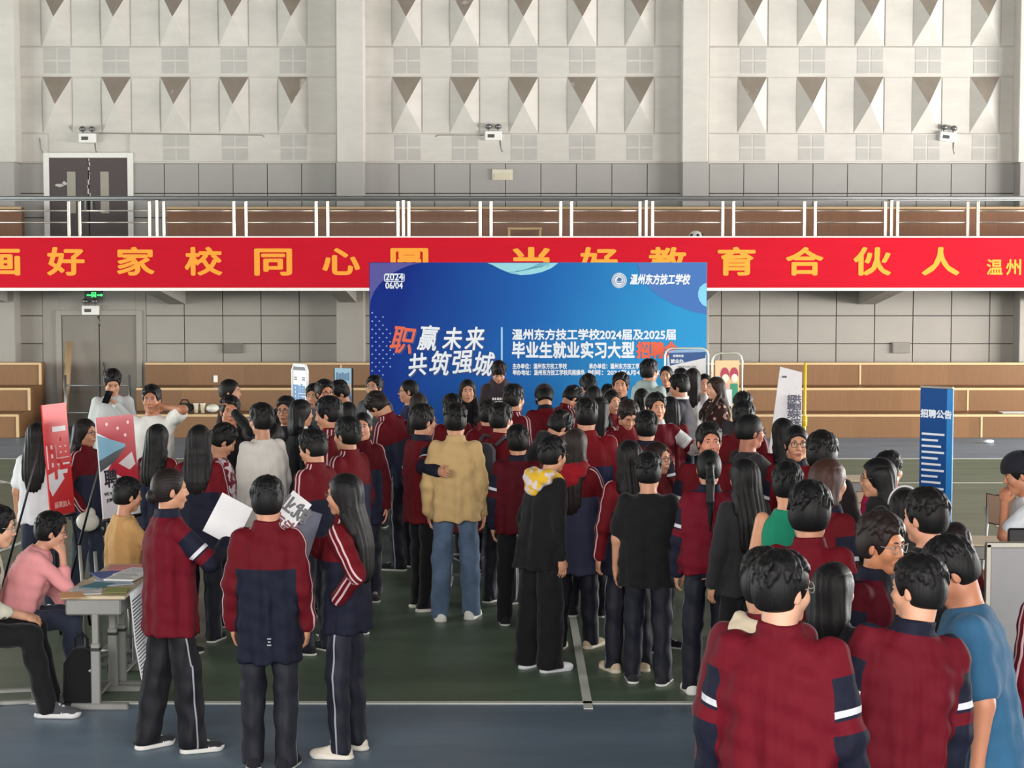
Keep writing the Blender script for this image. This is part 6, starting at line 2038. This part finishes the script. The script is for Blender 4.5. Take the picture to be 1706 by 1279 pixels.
# the pair of desks by the seated woman: long side running away from the camera
D1 = at_height(158, 1180, 0.02)
dk = desk(D1.x, D1.y + 0.30, R(90), 'grey school desk covered with leaflets in front of the woman in pink')
dk2 = desk(D1.x + 0.03, D1.y + 0.93, R(90), 'second grey school desk pushed against the leaflet desk by the person in tan', M_DESKTOP)
zt_ = 0.7605
leaf = [('white leaflet with teal print lying on the grey desk', (226, 226, 222), (-0.09, 0.06), 12, (0.21, 0.29)), ('teal booklet on top of the leaflets on the grey desk', (70, 130, 140), (-0.05, 0.22), -20, (0.15, 0.21)),
        ('green-and-yellow leaflet at the desk corner', (150, 160, 90), (0.12, 0.02), 6, (0.15, 0.2)), ('orange-edged leaflet at the desk end', (220, 170, 120), (-0.14, -0.12), 18, (0.15, 0.21)),
        ('pale blue form under the booklets on the grey desk', (190, 206, 222), (0.03, 0.36), 25, (0.21, 0.29)), ('stack of white papers in the middle of the two desks', (232, 231, 226), (0.08, 0.50), -8, (0.21, 0.29)),
        ('blue document folder on the far desk', (70, 96, 160), (-0.06, 0.66), 30, (0.22, 0.3)), ('rose pink folder at the far end of the desks', (216, 140, 140), (0.02, 0.92), 5, (0.3, 0.22)),
        ('white handout beside the pink folder', (236, 236, 236), (0.1, 0.74), -15, (0.21, 0.29))]
for i, (lab, c_, (dx, dy), rz_, sz) in enumerate(leaf):
    hgt = 0.012 if 'stack' in lab else 0.004
    ob_ = box_thing('leaflet' if 'folder' not in lab else 'folder', lab, 'paper', (D1.x + dx, D1.y + 0.12 + dy, zt_ + 0.0042 * (i % 3) + (0.002 if i % 2 else 0)), (sz[0], sz[1], hgt), plain('paper_%d' % i, c_, 0.6), R(rz_))
    if i in (0, 4, 5, 8):
        t_ = MB()
        for q in range(6):
            t_.box(-sz[0] * 0.4, sz[0] * (0.4 - 0.1 * (q % 3)), -sz[1] * 0.4 + q * sz[1] * 0.14, -sz[1] * 0.4 + q * sz[1] * 0.14 + 0.012, hgt, hgt + 0.0006)
        t_.build('text_lines', plain('print_grey_text', (120, 130, 140), 0.6), ob_)
# long white notice hanging down the side of the desks
x0n = D1.x + 0.225
nt = MB()
P_, F_ = [], []
prof = [(0.0, 0.768), (0.012, 0.76), (0.03, 0.62), (0.05, 0.45), (0.09, 0.25), (0.15, 0.03)]
for i, (dx, z) in enumerate(prof):
    for y in (-0.02 - i * 0.025, 0.55 - i * 0.035):
        P_.append((dx, y, z))
for i in range(len(prof) - 1):
    F_.append((2 * i, 2 * i + 1, 2 * i + 3, 2 * i + 2))
nt.poly(P_, F_, 0, True)
notice = nt.build('hanging_notice', plain('notice_paper', (232, 232, 236), 0.55))
sm = notice.modifiers.new('thickness', 'SOLIDIFY'); sm.thickness = 0.004
notice.location = (x0n, D1.y + 0.05, 0)
tag(notice, 'long white printed notice hanging down the side of the grey desk', 'poster')
tx = MB()
rr = random.Random(8)
for i in range(26):
    q = 0.06 + 0.80 * i / 26
    zs = 0.76 - q * 0.70
    dx = float(np.interp(-zs, [-p_[1] for p_ in prof], [p_[0] for p_ in prof])) + 0.004
    sl_ = float(np.interp(-zs, [-p_[1] for p_ in prof], [0.02 + k_ * 0.025 for k_ in range(len(prof))]))
    y0_ = 0.02 - sl_
    tx.box(dx - 0.001, dx + 0.001, y0_, y0_ + rr.uniform(0.22, 0.46), zs - 0.006, zs + 0.005)
tx.build('text_lines', plain('print_grey_text', (120, 130, 140), 0.6), notice)
bt_ = MB().box(0.118, 0.150, -0.145, 0.37, 0.03, 0.13); 
cb = MB(); cb.poly([(0.128, -0.13, 0.14), (0.128, 0.38, 0.14), (0.155, 0.37, 0.03), (0.155, -0.145, 0.03)], [(0, 1, 2, 3)])
cbo = cb.build('cyan_footer', plain('print_cyan_footer', (110, 196, 210), 0.5), notice)
# black bag under the desk
bag = empty('black_bag', (D1.x - 0.10, D1.y + 0.12, 0)); tag(bag, 'black cloth bag standing on the floor under the grey desk', 'bag')
m = MB(); m.prism([(-0.13, 0.0), (0.10, 0.0), (0.09, 0.36), (0.02, 0.40), (-0.06, 0.40), (-0.12, 0.30)], -0.07, 0.07)
bo_ = m.build('bag_body', FAB('black_canvas', (16, 16, 18)), bag)
bv = bo_.modifiers.new('round', 'BEVEL'); bv.width = 0.03; bv.segments = 3
MB().tube([(-0.05, 0, 0.38), (-0.05, 0, 0.46), (0.0, 0, 0.49), (0.03, 0, 0.45), (0.03, 0, 0.38)], 0.010, 8).build('handle', FAB('black_canvas', (16, 16, 18)), bag)
# chairs under the seated people
def chair_under(info, label, back=True):
    c_ = info['mw'] @ Vector((0, -0.05, 0))
    return chair(c_.x, c_.y, info['rz'], label, back)
seated = [i for i in PEOPLE if 'seated' in i['ob']['label']]
for i, lab in zip(seated, ('school chair under the seated girl with dark brown hair at the cream desk', 'school chair under the woman in pink sweater', 'school chair under the man in leaf-print shirt', 'school chair under the person in tan shirt')):
    chair_under(i, lab, back=('tan shirt' not in lab and 'dark brown' not in lab))
# cream desks farther to the side
q = at_height(1405, 795, 0.76); desk(q.x, q.y, R(4), 'cream school desk between the fluffy-haired boy and the very long-haired girl')
q = at_height(1612, 898, 0.76); desk(q.x, q.y, R(-6), 'cream desk with grey tray beside the seated girl with dark brown hair')
q = at_height(1618, 985, 0.76); dd = desk(q.x - 0.02, q.y + 0.3, R(0), 'cream desk with papers beside the display board')
box_thing('paper_stack', 'stack of white papers on the desk beside the display board', 'paper', (q.x + 0.02, q.y + 0.30, 0.761), (0.21, 0.29, 0.03), plain('white_paper', (234, 234, 236), 0.7), R(20))
q = at_height(1640, 828, 0.86); chair(q.x, q.y, R(118), 'empty tan school chair standing alone on the green court')
q = at_height(1409, 828, 0.80); chair(q.x - 0.05, q.y + 0.1, R(20), 'metal-framed school chair in front of the cream desk by the long-haired girl')
# display board and black chair by the knitted-cap man
q = at_depth(1696, 905, 10.5)
db = empty('display_board', (q.x + 0.10, 10.5, 0)); tag(db, 'grey display board in an aluminium frame below the knitted-cap man', 'board')
zt8 = q.z
MB().box(-0.27, 0.35, -0.01, 0.01, 0.25, zt8 - 0.02).build('grey_panel', plain('grey_board', (150, 148, 150), 0.5, var=0.04), db)
f8 = MB()
for sx in (-0.275, 0.355): f8.rbox(sx - 0.017, sx + 0.017, -0.02, 0.02, 0, zt8, 0.005)
f8.rbox(-0.29, 0.37, -0.02, 0.02, zt8 - 0.025, zt8 + 0.01, 0.005); f8.rbox(-0.29, 0.37, -0.02, 0.02, 0.24, 0.27, 0.005)
for sx in (-0.275, 0.355): f8.rbox(sx - 0.02, sx + 0.02, -0.22, 0.22, 0, 0.03, 0.006)
f8.build('aluminium_frame', M_STEEL, db)
q = at_depth(1684, 882, 10.75)
bc = empty('folding_chair', (q.x + 0.19, 10.95, 0), R(180)); tag(bc, 'black-backed folding chair behind the display board', 'chair')
MB().rbox(-0.21, 0.21, 0.19, 0.215, q.z - 0.26, q.z + 0.01, 0.05).build('backrest', plain('black_plastic', (24, 24, 26), 0.5, var=0.05), bc)
MB().rbox(-0.21, 0.21, -0.2, 0.18, 0.44, 0.47, 0.02).build('seat', plain('black_plastic', (24, 24, 26), 0.5, var=0.05), bc)
for sx in (-0.2, 0.2):
    MB().tube([(sx, 0.205, q.z - 0.2), (sx, 0.15, 0.45), (sx, -0.22, 0.0)], 0.012).build('leg', M_STEEL, bc)
    MB().tube([(sx, -0.15, 0.45), (sx, 0.24, 0.0)], 0.012).build('leg', M_STEEL, bc)

# ------------------------------------------------------------------ things people hold or carry
def held_sheet(name, label, cat, c, w_, h_, nrm, up, mat, t=0.003):
    nrm, up = Vector(nrm).normalized(), Vector(up).normalized()
    xx = up.cross(-nrm).normalized(); zz = (-nrm).cross(xx).normalized() * -1
    zz = xx.cross(-nrm) * -1
    M_ = Matrix((xx, -nrm, up - nrm * nrm.dot(up))).transposed().to_4x4()
    o_ = MB().box(-w_ / 2, w_ / 2, -t / 2, t / 2, -h_ / 2, h_ / 2).build(name, mat)
    o_.matrix_world = Matrix.Translation(c) @ M_
    tag(o_, label, cat)
    return o_
h_, d_, t_, n_ = phone_man['hands'][-1]
ph_ = held_sheet('mobile_phone', 'black mobile phone in the hand of the man in pale grey shirt', 'phone', h_ + Vector((0, -0.03, 0.04)), 0.072, 0.15, (0, -0.8, 0.55), (0.2, 0.5, 0.8), plain('phone_black', (18, 18, 22), 0.25), 0.009)
MB().rbox(-0.026, -0.004, -0.010, -0.004, 0.035, 0.065, 0.003).build('camera_bump', plain('black_plastic', (24, 24, 26), 0.5, var=0.05), ph_)
h_, d_, t_, n_ = paper_girl['hands'][1]
pp = held_sheet('paper_sheet', 'white printed sheet held up by the student in plain maroon jacket', 'paper', h_ + Vector((-0.02, 0.02, 0.13)), 0.21, 0.297, (0.35, -0.75, 0.4), (0.45, 0.25, 0.85), plain('white_paper', (234, 234, 236), 0.7))
h_, d_, t_, n_ = bro_girl['hands'][1]
br_ = held_sheet('brochure', 'folded white brochure with dark characters held by the long-haired girl in glasses', 'paper', h_ + Vector((0.05, -0.03, 0.06)), 0.14, 0.30, (0.25, -0.9, 0.2), (0.62, 0.1, 0.78), plain('white_paper', (234, 234, 236), 0.7), 0.004)
lettering('就业', (0, -0.003, 0.06), 0.11, plain('print_dark', (44, 40, 52), 0.4), br_, bold=0.004)
lettering('指南', (0, -0.003, -0.06), 0.10, plain('print_maroon', (120, 50, 70), 0.5), br_, bold=0.003)
fo_ = held_sheet('document_folder', 'dark blue document folder under the brochure', 'folder', h_ + Vector((0.09, 0.03, -0.05)), 0.23, 0.32, (0.25, -0.95, 0.1), (0.3, 0.1, 0.9), plain('folder_navy', (30, 34, 70), 0.4), 0.012)
h_, d_, t_, n_ = bag_girl['hands'][1]
wb_ = MB().ball((0, 0, 0), (0.10, 0.06, 0.085), 14, 9).ball((0.03, 0.0, 0.07), (0.04, 0.035, 0.05), 10, 7).build('cloth_bag', plain('white_plastic_bag', (206, 202, 190), 0.5))
wb_.location = h_ + Vector((0.0, -0.05, -0.06)); tag(wb_, 'small white bag in the hand of the girl between the easel posters', 'bag')
# grey backpack
bp = empty('backpack', pack_boy['pt']((0, -0.165, 0.0))); bp.rotation_euler = (0, 0, pack_boy['rz'])
tag(bp, 'grey backpack on the back of the boy in red and blue-grey jacket', 'backpack')
M_BP = FAB('grey_nylon', (62, 62, 70))
bb_ = MB().rbox(-0.135, 0.135, -0.15, -0.01, 1.00, 1.40, 0.05).build('pack_body', M_BP, bp)
MB().rbox(-0.10, 0.10, -0.185, -0.14, 1.03, 1.20, 0.03).build('front_pocket', M_BP, bp)
for sx in (-0.10, 0.10):
    MB().tube([(sx, -0.02, 1.38), (sx * 1.15, 0.08, 1.45), (sx * 1.2, 0.22, 1.40), (sx * 1.25, 0.305, 1.25), (sx * 1.6, 0.20, 1.08), (sx * 1.2, -0.02, 1.04)], 0.014, 8).build('strap', M_BP, bp)
# bags and cups left on the lowest bleacher step
def blob(name, label, cat, px, py, d, r, mat, lumps=0.0):
    p_ = at_depth(px, py, d)
    zb = 0.398
    o_ = MB().ball((0, 0, r[2]), r, 16, 10).build(name, mat)
    o_.location = (p_.x, d, zb)
    tag(o_, label, cat)
    return o_
kb = blob('duffel_bag', 'black duffel bag lying on the lowest bleacher step', 'bag', 309, 686, 30.35, (0.15, 0.13, 0.085), FAB('black_canvas', (16, 16, 18)))
MB().tube([(-0.08, -0.05, 0.15), (-0.04, -0.05, 0.22), (0.04, -0.05, 0.22), (0.08, -0.05, 0.15)], 0.012, 8).build('handle', FAB('black_canvas', (16, 16, 18)), kb)
for px, lab in ((327, 'first pale paper cup on the bleacher step beside the black bag'), (338, 'second pale paper cup on the bleacher step beside the white bag')):
    p_ = at_depth(px, 690, 30.3)
    o_ = MB().tube([(0, 0, 0), (0, 0, 0.15)], [0.030, 0.044], 14).build('paper_cup', plain('cup_paper', (190, 182, 160), 0.6))
    o_.location = (p_.x, 30.3, 0.398); tag(o_, lab, 'cup')
    MB().tube([(0, 0, 0.145), (0, 0, 0.16)], 0.047, 14).build('lid', M_WHITE, o_)
blob('white_bag', 'white plastic bag slumped on the lowest bleacher step', 'bag', 354, 686, 30.35, (0.11, 0.12, 0.075), plain('white_plastic_bag', (206, 202, 190), 0.5))
# timber and guard rail by the lower door
tl_ = MB()
a_, b__ = at_depth(106, 694, 31.2), at_depth(114, 570, 31.9)
tl_.tube([(a_.x, 31.2, 0.0), (b__.x, 31.95, b__.z)], 0.06, 4)
tag(tl_.build('timber_plank', plain('pale_timber', (168, 140, 104), 0.7)), 'pale timber plank leaning beside the lower grey door', 'plank')
gr = empty('guard_rail', (at_depth(158, 650, 30.9).x, 30.9, 0)); tag(gr, 'low steel guard rail in front of the lower grey double door', 'railing')
gx = lambda px: at_depth(px, 650, 30.9).x - gr.location.x
for px in (109, 216):
    MB().tube([(gx(px), 0, 0), (gx(px), 0, 1.0)], 0.022, 10).build('post', M_STEELD, gr)
for z in (0.35, 0.82):
    MB().tube([(gx(109), 0, z), (gx(216), 0, z)], 0.014, 8).build('rail', M_STEELD, gr)
# desk with a red cover half hidden in the crowd
q = at_depth(808, 905, 15.6)
rd = desk(q.x - 0.08, 16.25, 0, 'school desk with red poster front glimpsed between the beige jacket and its neighbours')
MB().box(-0.26, 0.26, -0.225, -0.215, 0.50, 0.74).build('red_front_sheet', plain('red_sheet', (170, 50, 58), 0.5), rd)
# ball on the far floor
p_ = at_height(1647, 735, 0.03)
o_ = MB().ball((0, 0, 0.03), (0.09, 0.06, 0.03), 12, 8).build('crumpled_paper', plain('white_paper', (234, 234, 236), 0.7)); o_.location = (p_.x, p_.y, 0)
tag(o_, 'small crumpled white paper on the blue floor before the bleachers', 'paper')
# small print on the back of one jacket
fb = next(i for i in PEOPLE if 'reaching his hips' in i['ob']['label'])
m = MB()
for i, w_ in enumerate((0.022, 0.016, 0.024)):
    m.box(-w_ / 2, w_ / 2, -0.004, 0.004, 0.012 - 0.018 * i, 0.019 - 0.018 * i)
lg_ = m.build('small_print', plain('print_silver', (150, 152, 162), 0.5), fb['ob']); lg_.location = (0.028, -0.150, 0.775)
